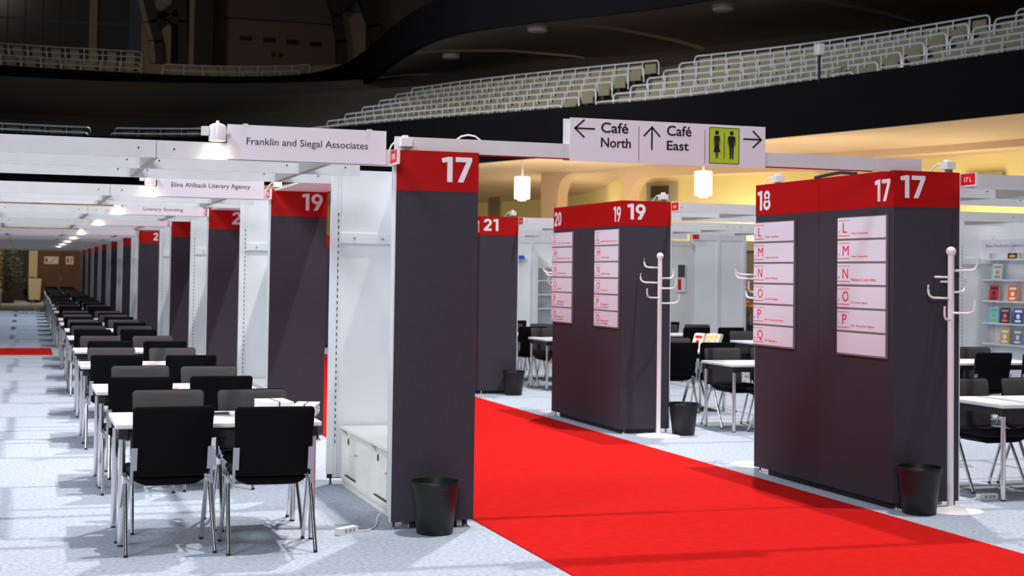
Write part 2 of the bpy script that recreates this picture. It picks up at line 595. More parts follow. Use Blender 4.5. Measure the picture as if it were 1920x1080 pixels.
# slim ribs across the upper soffit
for idx, pt in enumerate(((13.4, 35.2), (11.4, 43.0), (11.9, 50.0), (11.7, 57.0), (17.6, 28.4))):
    i = near_idx(pt, UPPC)
    c, n = UPPC[i], UPPN[i]
    d = Vector((n.y, -n.x))
    mbx = MB()
    pf = [(0.3, 10.05), (1.5, 10.20), (4.0, 10.31), (6.5, 10.16), (9.0, 9.71), (11.5, 8.96)]
    for (o0, z0_), (o1, z1_) in zip(pf, pf[1:]):
        a, b = c + n * o0 + d * (0.6 * (o0 / 5) ** 2), c + n * o1 + d * (0.6 * (o1 / 5) ** 2)
        vs = []
        for p, z in ((a, z0_), (b, z1_)):
            for sg in (-0.06, 0.06):
                vs += [(p.x + d.x * sg, p.y + d.y * sg, z - 0.05), (p.x + d.x * sg, p.y + d.y * sg, z + 0.1)]
        mbx.add(vs, [(0, 2, 6, 4), (0, 4, 5, 1), (2, 3, 7, 6), (0, 1, 3, 2), (4, 6, 7, 5)])
    struct(mbx, 'trim_%d' % (20 + idx), mat('soffit_rib', (0.34, 0.27, 0.19), 0.9))

# round fittings on the upper soffit
for x, y, nm in ((18.4, 31.0, 'one nearest the right edge'), (14.35, 36.85, 'one above the middle seats'), (13.35, 43.9, 'one above the left block of seats'), (13.5, 53.7, 'one inside the bend'), (13.3, 62.0, 'farthest one, hardly visible')):
    mbx = MB().lathe([(0, -0.16), (0.30, -0.16), (0.34, -0.12), (0.34, 0.06), (0, 0.06)], 20)
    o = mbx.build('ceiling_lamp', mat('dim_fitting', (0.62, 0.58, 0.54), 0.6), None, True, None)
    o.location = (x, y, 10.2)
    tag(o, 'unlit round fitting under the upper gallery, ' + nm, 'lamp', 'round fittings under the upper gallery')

# arcade in front of the back wall, seen through the opening over the aisle
def arcade(C_, N_, off, i0, i1, cutp, ztop, name, m, depth=0.5, rad=0.7):
    """wall with round-cornered openings; cuts = [(s0, s1, top)] as metres along the run"""
    pts = resample([C_[i] + N_[i] * off for i in range(i0, i1 + 1)], 0.12)
    L = sum((b - a).length for a, b in zip(pts, pts[1:]))
    ns = normals(pts)
    step = L / (len(pts) - 1)
    cuts = []
    for a, b, tz in cutp:
        sa, sb = near_idx(a, pts) * step, near_idx(b, pts) * step
        cuts.append((min(sa, sb), max(sa, sb), tz))
    mb = MB()
    vs, fs = [], []
    def lowz(s):
        for a, b, t in cuts:
            if a <= s <= b:
                e = min(s - a, b - s)
                if e >= rad:
                    return t
                return t - rad + math.sqrt(max(0, rad * rad - (rad - e) ** 2))
        return 0.0
    for i, (p, n) in enumerate(zip(pts, ns)):
        z = lowz(i * step)
        q = p + n * depth
        vs += [(p.x, p.y, z), (p.x, p.y, ztop), (q.x, q.y, z), (q.x, q.y, ztop)]
    for i in range(len(pts) - 1):
        a = i * 4
        fs += [(a, a + 1, a + 5, a + 4), (a + 2, a + 6, a + 7, a + 3), (a, a + 4, a + 6, a + 2)]
    mb.add(vs, fs)
    return struct(mb, name, m, 30), L


# two cylinders of light hang below the gallery
def pendant(x, y, z, lbl):
    t = thing('pendant_lamp', lbl, 'lamp', (x, y, z))
    MB().lathe([(0, -0.37), (0.25, -0.37), (0.265, -0.355), (0.265, 0.355), (0.25, 0.37), (0, 0.37)], 24, (x, y, z)).build('glass_shade', PEND, t, True)
    MB().lathe([(0, -0.43), (0.12, -0.43), (0.14, -0.41), (0.14, -0.36), (0, -0.36)], 16, (x, y, z)).build('bottom_cap', PEND, t, True)
    MB().cyl((x, y, z + 0.36), (x, y, z + 1.15), 0.03, None, 8).build('rod', WMETAL, t)
    d = bpy.data.lights.new('pendant_light', 'POINT')
    d.energy = 160
    d.color = (1.0, 0.88, 0.64)
    d.shadow_soft_size = 0.3
    o = bpy.data.objects.new('pendant_light', d)
    COL.objects.link(o)
    o.location = (x, y, z - 0.8)


arcade(LOWC, LOWN, 8.5, near_idx((20.4, 9.5), LOWC), near_idx((9.2, 38.6), LOWC),
       [((16.62, 42.66), (14.2, 48.2), 5.55), ((18.66, 39.18), (17.12, 41.80), 5.56), ((22.9, 32.1), (18.80, 38.95), 5.30), ((28.0, 16.0), (23.2, 31.4), 5.62)], 5.86, 'wall_arcade', BEIGE, 0.6, 0.75)
pendant(13.95, 37.05, 4.66, 'glowing cylinder pendant lamp under the gallery, left of stand twenty')
pendant(17.75, 30.95, 4.60, 'glowing cylinder pendant lamp under the gallery, below the toilet pictogram')


def wall_box(off, p0, p1, z0, z1, th, name, m, **kw):
    """slab lying on the curved wall between two plan points"""
    a, b = Vector(p0), Vector(p1)
    d = (b - a).normalized()
    n = Vector((-d.y, d.x))
    vs = [(q.x, q.y, z) for z in (z0, z1) for q in (a, b, b + n * th, a + n * th)]
    return MB().add(vs, [(0, 1, 2, 3), (4, 5, 6, 7), (0, 1, 5, 4), (1, 2, 6, 5), (2, 3, 7, 6), (3, 0, 4, 7)]).build(name, m, kw.get('parent'))


def gallery_window(p0, p1, z0, z1, n_):
    w_ = wall_box(0, p0, p1, z0, z1, 0.12, 'window_%d' % n_, mat('window_frame_grey', (0.30, 0.27, 0.20), 0.6))
    w_['kind'] = 'structure'
    a, b = Vector(p0), Vector(p1)
    d = (b - a).normalized()
    nn = Vector((-d.y, d.x))
    q0, q1 = a + d * 0.22 + nn * 0.11, b - d * 0.22 + nn * 0.11
    wall_box(0, q0, q1, z0 + 0.12, z1 - 0.12, 0.05, 'pane', mat('brown_glass', (0.05, 0.035, 0.02), 0.3), parent=w_)


gallery_window((20.75, 39.2), (20.15, 40.3), 4.5, 5.2, 1)
gallery_window((26.45, 27.9), (26.05, 29.2), 4.55, 5.08, 2)
w_ = wall_box(0, (16.55, 47.0), (16.25, 47.6), 3.2, 4.9, 0.1, 'window_3', mat('dark_doorway', (0.10, 0.075, 0.04), 0.5))  # flat dark slab standing for the dark doorway beyond the arch
w_['kind'] = 'structure'
# light strip on the wall beyond the first arch
# warm point fills added under the gallery, without fixtures, to brighten its walls
for p_ in ((17.6, 43.2, 3.0), (21.8, 36.0, 3.0), (20.5, 28.5, 3.0), (24.8, 27.5, 3.0), (24.5, 19.0, 3.0), (16.5, 37.0, 3.2), (9.0, 52.0, 3.0), (-2.5, 60.5, 3.0), (27, 33, 3.0)):
    d = bpy.data.lights.new('under_gallery_fill', 'POINT')
    d.energy = 270
    d.color = (1.0, 0.88, 0.64)
    d.shadow_soft_size = 1.2
    o = bpy.data.objects.new('under_gallery_fill', d)
    COL.objects.link(o)
    o.location = p_

# ------------------------------------------------------------------ carpets
o = MB().box(0.645, 3.62, -14, 62, 0.0, 0.006).build('red_carpet', REDC)
tag(o, 'long red carpet runner down the aisle between the column stands', 'carpet')
mbx = MB().box(-30, -1.75, 19.55, 22.0, 0.0, 0.005)
o = mbx.build('red_carpet', REDC)
tag(o, 'red carpet strip crossing the grey floor beside the long row of tables', 'carpet')

# ------------------------------------------------------------------ exhibition column stands
WST, DST = 0.5675, 2.0766


def stand(kind, X, Y, num, num2, label, detail=2):
    """kind 'K' opens to -x, 'L' opens to +x; num on the near face, num2 on the far face"""
    if kind == 'K':
        fx = lambda a: X + a
    else:
        fx = lambda a: X + WST - a
    t = thing('display_stand', label, 'exhibition stand', (X + WST / 2, Y + DST / 2, 0), 'column stands along the aisles')
    def bx(mb, a0, a1, y0, y1, z0, z1, mi=0):
        return mb.box(fx(a0), fx(a1), Y + y0, Y + y1, z0, z1, mi)
    bx(MB(), 0, WST, 0, 0.028, 0.05, 2.232).build('front_panel', DARK, t)
    b = bx(MB(), 0, WST + 0.002, -0.002, 0.028, 2.232, 2.5).build('red_band', RED, t)
    # number on the near face
    if kind == 'K':
        nx0, nx1 = X + 0.308, X + 0.522
    else:
        nx0, nx1 = X + 0.052, X + 0.268
    digits(num, (nx0, Y - 0.002, 2.297), XP, ZP, nx1 - nx0, 0.168, WPRINT, b)
    # aisle side: two cloth panels meeting at a seam
    for q0, q1 in ((0.028, DST / 2 - 0.002), (DST / 2 + 0.002, DST - 0.028)):
        bx(MB(), WST - 0.028, WST, q0, q1, 0.05, 2.232).build('side_panel', DARK, t)
        b2 = bx(MB(), WST - 0.028, WST + 0.002, q0 + (0.0005 if q0 < 0.1 else 0), q1 + (0.03 if q0 > 0.1 else 0), 2.232, 2.5).build('red_band', RED, t)
        if kind == 'L' and detail > 1:
            if q0 < 0.1:
                digits(num, (X - 0.002, Y + 0.245, 2.275), YN, ZP, 0.205, 0.165, WPRINT, b2)
            else:
                digits(num2, (X - 0.002, Y + 2.045, 2.275), YN, ZP, 0.225, 0.170, WPRINT, b2)
    bx(MB(), 0.0, WST, DST - 0.028, DST, 0.05, 2.5).build('rear_panel', DARK, t)
    # white inside
    bx(MB(), 0.05, WST - 0.03, DST - 0.045, DST - 0.030, 0.06, 2.5).build('end_panel', WHITE, t)
    bx(MB(), WST - 0.045, WST - 0.030, 0.05, DST - 0.045, 0.06, 2.5).build('inner_panel', WHITE, t)
    m_ = MB()
    bx(m_, -0.008, 0.0, -0.001, 0.035, 0.05, 2.5)
    m_.build('edge_profile', WHITE, t)
    # uprights with a perforated track
    for yy, s_ in ((DST - 0.07, 1), (0.03, 0)):
        m_ = MB()
        bx(m_, -0.012, 0.035, yy, yy + 0.045, 0.09, 2.5)
        bx(m_, 0.035, 0.062, yy + 0.012, yy + 0.045, 0.06, 2.5)
        p_ = m_.build('upright', WHITE, t)
        if s_ and detail > 0:
            m_ = MB()
            z = 0.33
            while z < 2.14:
                bx(m_, 0.046, 0.053, yy + 0.010, yy + 0.0125, z, z + 0.024)
                z += 0.05
            sl = m_.build('slot', BLACK, p_)
            sl['kind'] = 'stuff'
    # rail across the inside of the end panel
    m_ = MB()
    bx(m_, 0.062, WST - 0.045, DST - 0.06, DST - 0.045, 1.915, 1.995)
    r_ = m_.build('cross_rail', WHITE, t)
    if detail > 1:
        for a in (0.18, 0.41):
            m_ = MB().cyl((fx(a), Y + DST - 0.068, 1.955), (fx(a), Y + DST - 0.06, 1.955), 0.009, None, 10)
            m_.build('screw', GREYF, r_)
    # levelling feet
    for a in (0.025, WST - 0.045):
        for yy in ((0.02, DST - 0.03) if a < 0.1 else (0.02, DST / 2, DST - 0.03)):
            m_ = MB()
            m_.cyl((fx(a), Y + yy, 0.012), (fx(a), Y + yy, 0.06), 0.008, None, 8, 0)
            m_.cyl((fx(a), Y + yy, 0.0), (fx(a), Y + yy, 0.016), 0.016, 0.013, 10, 1)
            m_.build('foot', [RUBBER, GREYF], t)
    bx(MB(), 0.14, WST - 0.10, 0.05, 0.12, 0.0, 0.05).build('base_plate', RUBBER, t)
    bx(MB(), 0.10, 0.135, 0.06, 0.09, 0.0, 0.05).build('base_foot', GREYF, t)
    bx(MB(), WST - 0.06, WST - 0.03, 0.06, DST - 0.2, 0.0, 0.05).build('base_plinth', RUBBER, t)
    return t


KY = [0, 5, 10, 15, 22.07, 27.07, 32.07, 37.07, 42.07, 47.07, 52.07]
KX, LX = 0.0, 3.7911
NK = ['17', '19', '21', '23', '25', '27', '29', '31', '33', '35', '37']
NE = ['18', '20', '22', '24', '26', '28', '30', '32', '34', '36', '38']
for i, y in enumerate(KY):
    if i < 3:
        lb = '%s dark stand left of the red aisle, open white niche behind' % NUM[i]
    else:
        lb = 'dark red-topped stand, %s from the front in the row left of the aisle' % NUM[i]
    stand('K', KX, y, NK[i], NE[i], lb, 2 if i < 5 else 1)
for i, y in enumerate(KY[:8]):
    if i == 0:
        lb = 'nearest wide dark stand right of the aisle, behind the big coat stand'
    elif i == 1:
        lb = 'second wide dark stand right of the aisle, small coat stand in front'
    elif i == 2:
        lb = 'third dark stand right of the aisle, narrow view with a black bin in front'
    else:
        lb = 'dark red-topped column stand, %s from the front in the row right of the aisle' % NUM[i]
    stand('L', LX, y, NK[i], NE[i], lb, 2 if i < 3 else 1)
RKX = 9.5
for i, y in enumerate(KY[:3]):
    stand('K', RKX, y, NK[i], NE[i], '%s niche stand at the outer side of the right-hand booths' % NUM[i], 1)


# ------------------------------------------------------------------ flag signs, transformers, signs, overhead frames
def flag(X, Y, txt, lbl):
    t = thing('number_flag', lbl, 'sign', (X, Y - 0.09, 2.45), 'small red number flags on the stands')
    MB().box(X, X + 0.018, Y - 0.19, Y - 0.003, 2.392, 2.492).build('flag_board', WPRINT, t)
    f = MB().box(X - 0.0015, X, Y - 0.180, Y - 0.012, 2.403, 2.488).build('red_face', LRED, t)
    text(txt, (X - 0.0015, Y - 0.055, 2.425), YN, ZP, 0.085, 0.036, WPRINT, f, 'number', bold=0.02)
    return t


def transformer(x, y, lbl, sgn=1):
    t = thing('light_transformer', lbl, 'fixture', (x, y, 2.5), 'white transformer boxes on top of the stands')
    MB().box(x, x + 0.075, y, y + 0.10, 2.525, 2.58).build('box', WMETAL, t)
    MB().box(x + 0.018, x + 0.052, y + 0.02, y + 0.07, 2.58, 2.60).build('cap', WMETAL, t)
    m_ = MB().box(x + 0.02, x + 0.055, y + 0.01, y + 0.06, 2.50, 2.525)
    m_.build('bracket', GREYF, t)
    MB().tube([(x + 0.02, y + 0.08, 2.565), (x - 0.01, y + 0.1, 2.57), (x - 0.035, y + 0.12, 2.54), (x - 0.05, y + 0.14, 2.502)], 0.006, 6).build('cable', CABLE, t, True)
    return t


for i, y in enumerate(KY[:7]):
    flag(KX - 0.045, y, NK[i] + ' K', 'small red flag at the left edge of the %s stand left of the aisle' % NUM[i])
for i, y in enumerate(KY[:5]):
    flag(LX + WST + 0.004, y, NK[i] + ' L', 'small red flag at the right edge of the %s stand right of the aisle' % NUM[i])
for i, y in enumerate(KY[:5]):
    transformer(KX + 0.03, y + 0.0, 'white transformer box on top of the %s stand left of the aisle' % NUM[i])
    if i < 4:
        transformer(LX + 0.46, y + 0.0, 'white transformer box on top of the %s stand right of the aisle' % NUM[i])
transformer(LX + 0.10, 1.9, 'white transformer box on the far end of the nearest wide stand')


def lamp(x, y, z, lbl, on=True, e=14):
    """cylindrical spot head shining down the front of a header"""
    t = thing('spot_lamp', lbl, 'lamp', (x, y, z), 'white spot heads on the overhead beams')
    MB().lathe([(0, 0.055), (0.03, 0.055), (0.05, 0.045), (0.055, 0.03), (0.055, -0.055), (0.049, -0.055), (0.049, -0.045)], 24, (x, y, z)).build('lamp_head', WMETAL, t, True)
    MB().cyl((x, y, z + 0.055), (x, y, z + 0.075), 0.015, 0.008, 10).build('knob', WMETAL, t)
    m_ = MB().box(x - 0.10, x - 0.055, y - 0.02, y + 0.03, z - 0.02, z + 0.035)
    m_.build('bracket', WMETAL, t)
    MB().box(x + 0.055, x + 0.075, y - 0.012, y + 0.03, z - 0.005, z + 0.02).build('pin', WMETAL, t)
    MB().lathe([(0, -0.05), (0.047, -0.05)], 24, (x, y, z)).build('diffuser', GLOW, t)
    d = bpy.data.lights.new('spot_light', 'SPOT')
    d.energy = e
    d.color = (1.0, 0.85, 0.62)
    d.spot_size = math.radians(125)
    d.spot_blend = 0.7
    d.shadow_soft_size = 0.04
    o = bpy.data.objects.new('spot_light', d)
    COL.objects.link(o)
    o.location = (x, y, z - 0.065)
    return t


def header_sign(x0, x1, y, lines, lbl, z0=2.395, z1=2.617):
    t = thing('name_board', lbl, 'sign', ((x0 + x1) / 2, y, z0), 'name boards on the overhead beams')
    b = MB().box(x0, x1, y - 0.012, y - 0.002, z0, z1).build('board', SIGNW, t)
    for xx in (x0 + 0.1, x1 - 0.13):
        MB().box(xx, xx + 0.032, y - 0.016, y + 0.0, z1 - 0.002, z1 + 0.007).build('clip', WPRINT, t)
    if len(lines) == 1:
        wd = min(0.78 * (x1 - x0), 0.0265 * len(lines[0]))
        cx = (x0 + x1) / 2
        text(lines[0], (cx - wd / 2, y - 0.012, 2.478), XP, ZP, wd, 0.058, BLACK, b, bold=0.0)
    else:
        for q, l in enumerate(lines):
            wd = 0.030 * len(l)
            cx = (x0 + x1) / 2
            text(l, (cx - wd / 2, y - 0.012, 2.525 - q * 0.085), XP, ZP, wd, 0.055, BLACK, b, bold=0.0)
    return t


def overhead(X0, X1, Y, xs, lbl, grp='overhead beam frames above the tables'):
    """three cross beams joined by lengthwise tracks"""
    t = thing('overhead_frame', lbl, 'frame', ((X0 + X1) / 2, Y + 1, 2.4), grp)
    for j, yy in enumerate((0.0, 1.03, 2.04)):
        segs = [X0] + sorted(xs) + [X1]
        for a, b in zip(segs, segs[1:]):
            m_ = MB().box(a + 0.002, b - 0.002, Y + yy, Y + yy + 0.035, 2.388, 2.497)
            bm = m_.build('beam', ALU, t)
            m2 = MB()
            for c in (a + 0.11, b - 0.11):
                m2.cyl((c, Y + yy - 0.003, 2.445), (c, Y + yy + 0.001, 2.445), 0.006, None, 8)
            m2.build('bolt', BLACK, bm)
    for x in xs:
        for y0, y1 in ((0.037, 1.028), (1.067, 2.038)):
            MB().box(x - 0.022, x + 0.022, Y + y0, Y + y1, 2.392, 2.48).build('track', TRACK, t)
            MB().box(x - 0.028, x + 0.028, Y + y0, Y + y1, 2.4805, 2.497).build('track_cover', ALU, t)
    return t


XS = [-1.56, -0.44, -2.69, -3.82]
names = {0: ['Franklin and Siegal Associates'], 1: ['Elina Ahlback Literary Agency'], 2: ['Bettina Schrewe', 'Literary Scouting'], 3: [], 4: [], 5: []}
for i, y in enumerate(KY):
    overhead(-5.0, -0.01, y, XS, 'white overhead beam frame above the left tables, %s from the front' % NUM[i])
    if i < 8:
        overhead(4.375, 9.44, y, [5.5, 6.63, 7.76, 8.88], 'white overhead beam frame above the right-hand tables, %s from the front' % NUM[i])
for i, y in enumerate(KY[:9]):
    lamp(-1.19, y - 0.075, 2.555, 'small lit white spot head on the %s overhead beam of the left row' % NUM[i], True, 7)
    if i in names and names[i]:
        header_sign(-1.12, -0.077, y - 0.004, names[i], 'white board reading %s on an overhead beam' % names[i][-1])
    else:
        header_sign(-1.12, -0.077, y - 0.004, [' - '], 'plain-looking pale name board on the %s overhead beam, left row' % NUM[i]) if False else None
for i in (3, 4, 5, 6):
    y = KY[i]
    t = thing('name_board', 'blurred pale name board on the %s overhead beam of the left row' % NUM[i], 'sign', (-0.6, y, 2.395), 'name boards on the overhead beams')
    MB().box(-1.12, -0.077, y - 0.016, y - 0.006, 2.395, 2.617).build('board', SIGNW, t)

# aisle header with the direction board
t = thing('aisle_header', 'pale beam bridging the red aisle, carrying the direction board', 'beam', (2, 0.06, 2.49))
for a, b in ((0.0, 1.25), (1.254, 2.74), (2.744, 3.66), (3.675, 4.06)):
    MB().box(a, b, 0.045, 0.075, 2.493, 2.592).build('beam', ALU, t)
MB().box(0.6, 3.64, 0.046, 0.074, 2.486, 2.4925).build('red_edge', RED, t)
o = MB().tube([(0.43, 0.09, 2.585), (0.47, 0.09, 2.615), (0.52, 0.09, 2.627), (0.57, 0.09, 2.62), (0.62, 0.09, 2.585)], 0.006, 8).build('cable', CABLE, None, True)
tag(o, 'loop of white cable rising behind the pale aisle beam above stand 17', 'cable')
o = MB().tube([(LX + 0.03, 0.55, 2.51), (LX + 0.05, 0.8, 2.535), (LX + 0.06, 1.0, 2.53), (LX + 0.03, 1.15, 2.512)], 0.014, 8).build('cable', BCABLE, None, True)
tag(o, 'dark bundle of cable lying on top of the wide stand 17 and 18', 'cable')

SX0, SX1, SZ0, SZ1 = 1.235, 2.742, 2.475, 2.775
t = thing('direction_board', 'large white direction board with Café North, Café East, arrows and green toilet pictogram', 'sign', (2, 0.02, 2.475))
YB = 0.036
b = MB().box(SX0, SX1, YB - 0.006, YB, SZ0, SZ1).build('board', SIGNW, t)
MB().box(SX0 - 0.03, SX1 - 0.03, 0.080, 0.086, SZ0 + 0.005, SZ1 - 0.005).build('rear_board', WHITE, t)
YF = YB - 0.006
text('Café', (1.466, YF, 2.679), XP, ZP, 0.205, 0.073, BLACK, b, bold=0.016)
text('North', (1.466, YF, 2.578), XP, ZP, 0.225, 0.068, BLACK, b, bold=0.016)
text('Café', (1.966, YF, 2.679), XP, ZP, 0.190, 0.073, BLACK, b, bold=0.016)
text('East', (1.966, YF, 2.578), XP, ZP, 0.170, 0.066, BLACK, b, bold=0.016)


def strokes(name, segs, w, parent, m=BLACK, y=YF):
    m_ = MB()
    for (x0, z0), (x1, z1) in segs:
        d = Vector((x1 - x0, z1 - z0)).normalized()
        n = Vector((-d.y, d.x)) * w / 2
        poly = [(x0 + n.x, z0 + n.y), (x0 - n.x, z0 - n.y), (x1 - n.x, z1 - n.y), (x1 + n.x, z1 + n.y)]
        m_.prism(poly, lambda u, v, q: (u, y - 0.0012 + q, v), 0.0012)
    return m_.build(name, m, parent)


strokes('arrow', [((1.27, 2.702), (1.42, 2.702)), ((1.268, 2.699), (1.342, 2.763)), ((1.268, 2.705), (1.342, 2.641))], 0.012, b)
strokes('arrow', [((1.851, 2.575), (1.851, 2.735)), ((1.848, 2.737), (1.914, 2.668)), ((1.854, 2.737), (1.788, 2.668))], 0.012, b)
strokes('arrow', [((2.565, 2.681), (2.708, 2.681)), ((2.711, 2.678), (2.640, 2.742)), ((2.711, 2.684), (2.640, 2.620))], 0.012, b)
strokes('divider', [((1.752, 2.495), (1.752, 2.735))], 0.003, b)
strokes('divider', [((2.262, 2.495), (2.262, 2.735))], 0.003, b)
pg = MB().box(2.294, 2.533, YF - 0.002, YF, 2.497, 2.756).build('pictogram', [GREEN], b) if False else MB().box(2.296, 2.531, YF - 0.002, YF, 2.499, 2.754).build('pictogram', GREEN, t)
yq = YF - 0.002
strokes('pictogram_line', [((2.2965, 2.499), (2.2965, 2.754)), ((2.5305, 2.499), (2.5305, 2.754)), ((2.296, 2.4995), (2.531, 2.4995)), ((2.296, 2.7535), (2.531, 2.7535)), ((2.413, 2.535), (2.413, 2.720))], 0.004, pg, BLACK, yq)


def figure(cx, woman):
    m_ = MB()
    f = lambda u, v, q: (cx + u, yq - 0.0012 + q, 2.5 + v)
    m_.prism([(0.0155 * math.cos(a * PI / 8), 0.218 + 0.0155 * math.sin(a * PI / 8)) for a in range(16)], f, 0.0012)
    if woman:
        m_.prism([(-0.018, 0.196), (0.018, 0.196), (0.013, 0.135), (0.027, 0.078), (-0.027, 0.078), (-0.013, 0.135)], f, 0.0012)
        m_.prism([(-0.011, 0.078), (-0.002, 0.078), (-0.003, 0.035), (-0.009, 0.035)], f, 0.0012)
        m_.prism([(0.002, 0.078), (0.011, 0.078), (0.009, 0.035), (0.003, 0.035)], f, 0.0012)
        m_.prism([(-0.018, 0.196), (-0.024, 0.180), (-0.024, 0.135), (-0.016, 0.115), (-0.018, 0.14), (-0.016, 0.18)], f, 0.0012)
        m_.prism([(0.018, 0.196), (0.016, 0.18), (0.018, 0.14), (0.016, 0.115), (0.024, 0.135), (0.024, 0.180)], f, 0.0012)
    else:
        m_.prism([(-0.022, 0.196), (0.022, 0.196), (0.019, 0.12), (-0.019, 0.12)], f, 0.0012)
        m_.prism([(-0.018, 0.12), (-0.001, 0.12), (-0.003, 0.032), (-0.014, 0.032)], f, 0.0012)
        m_.prism([(0.001, 0.12), (0.018, 0.12), (0.014, 0.032), (0.003, 0.032)], f, 0.0012)
        m_.prism([(-0.022, 0.196), (-0.030, 0.182), (-0.030, 0.140), (-0.022, 0.112), (-0.024, 0.14), (-0.022, 0.18)], f, 0.0012)
        m_.prism([(0.022, 0.196), (0.022, 0.18), (0.024, 0.14), (0.022, 0.112), (0.030, 0.140), (0.030, 0.182)], f, 0.0012)
    m_.build('pictogram_figure', BLACK, pg)


figure(2.355, True)
figure(2.471, False)

# lintel strips between the niche stands left of the aisle
for i, y in enumerate(KY[1:4]):
    t = thing('lintel', 'pale flat strip with red edge, top of the %s left stand' % NUM[i + 1], 'beam', (0.28, y - 1.0, 2.49), 'lintels between the left stands')
    MB().box(0.03, 0.55, y - 2.6, y - 0.004, 2.484, 2.50).build('board', WHITE, t)
    MB().box(0.551, 0.566, y - 2.6, y - 0.004, 2.470, 2.50).build('red_edge', RED, t)


# ------------------------------------------------------------------ directories on the aisle side of the wide stands
def directory(y_far, y_near, rows, num, lbl, z0=1.106, z1=2.172):
    X = LX
    t = thing('directory_board', lbl, 'sign', (X - 0.01, (y_far + y_near) / 2, z0), 'directory boards of letter plates on the wide stands')
    MB().box(X - 0.010, X - 0.0005, y_near, y_far, z0, z1).build('back_rail', GREYF, t)
    MB().box(X - 0.024, X - 0.010, y_near - 0.008, y_near + 0.004, z0 - 0.004, z1 + 0.004).build('side_rail', GREYF, t)
    n = 6
    h = (z1 - z0) / n
    Wd = y_far - y_near
    for k in range(n):
        zb = z1 - (k + 1) * h
        s = MB().box(X - 0.022, X - 0.010, y_near + 0.004, y_far, zb + 0.010, zb + h - 0.006).build('name_plate', mat('name_plate_white', (0.78, 0.82, 0.92), 0.45), t)
        MB().box(X - 0.0225, X - 0.012, y_near + 0.004, y_far, zb - 0.004, zb + 0.008).build('ledge', GREYF, t)
        if k >= len(rows):
            continue
        L_, nm = rows[k]
        xf = X - 0.022
        hp = h - 0.016
        zz = zb + 0.010
        m_ = MB()
        m_.box(xf - 0.001, xf, y_far - 0.002 - Wd * 0.26, y_far - 0.003, zz + hp * 0.86, zz + hp * 0.885)
        m_.box(xf - 0.001, xf, y_far - 0.002 - Wd * 0.26, y_far - 0.003, zz + hp * 0.12, zz + hp * 0.155)
        m_.build('red_rule', LRED, s)
        lw = {'L': 0.055, 'M': 0.085, 'N': 0.075, 'O': 0.085, 'P': 0.060, 'Q': 0.09}[L_]
        zq = -0.012 if L_ == 'Q' else 0
        text(L_, (xf, y_far - Wd * 0.115, zz + hp * 0.28 + zq), YN, ZP, lw, hp * 0.48 - zq, LRED, s, 'letter')
        text(num, (xf, y_far - Wd * 0.02, zz + hp * 0.28), YN, ZP, 0.020, 0.016, BLUEP, s, 'number')
        nl = nm.split('|')
        for q, l_ in enumerate(nl):
            text(l_, (xf, y_far - Wd * 0.29, zz + hp * (0.16 if len(nl) == 1 else 0.30 - 0.2 * q)), YN, ZP, min(0.0135 * len(l_), Wd * 0.62), 0.022, LRED if q == 0 else BLUEP, s, 'company_name')


directory(2.070, 1.388, [('L', 'Tohan Corporation'), ('M', 'Tohan Corporation'), ('N', 'Johnson & Alcock'), ('O', 'Brandt New Agency'), ('P', 'AJA - Anna Jarota Agency'), ('Q', 'The Clegg Agency')], '18',
          'white plates L to Q on the far half of the nearest wide stand')
directory(0.725, 0.060, [('L', 'Tohan Corporation'), ('M', 'Tohan Corporation'), ('N', 'Westwood Creative Artists'), ('O', 'The Cheney Agency'), ('P', 'AJA - Anna Jarota Agency')], '17',
          'white plates L to P with an empty bottom plate, nearest wide stand')
directory(7.072, 6.400, [('L', 'Blake Friedmann Literary Agency'), ('M', 'Blake Friedmann Literary Agency'), ('N', 'Eckman Literary Agency'), ('O', 'Folio Lit.'), ('P', 'Writers House LLC|Literary Agency'), ('Q', 'Writers House LLC|Literary Agency')], '20',
          'white plates L to Q on the far half of the second wide stand', 1.125, 2.197)
directory(5.725, 5.045, [('L', 'Blake Friedmann Literary Agency'), ('M', 'Tohan Corporation'), ('N', 'Sophie Hicks Agency'), ('O', 'Folio Literary'), ('P', 'Writers House LLC|Literary Agency'), ('Q', 'Writers House LLC|Literary Agency')], '19',
          'white plates L to Q beside the corner of the second wide stand', 1.125, 2.197)


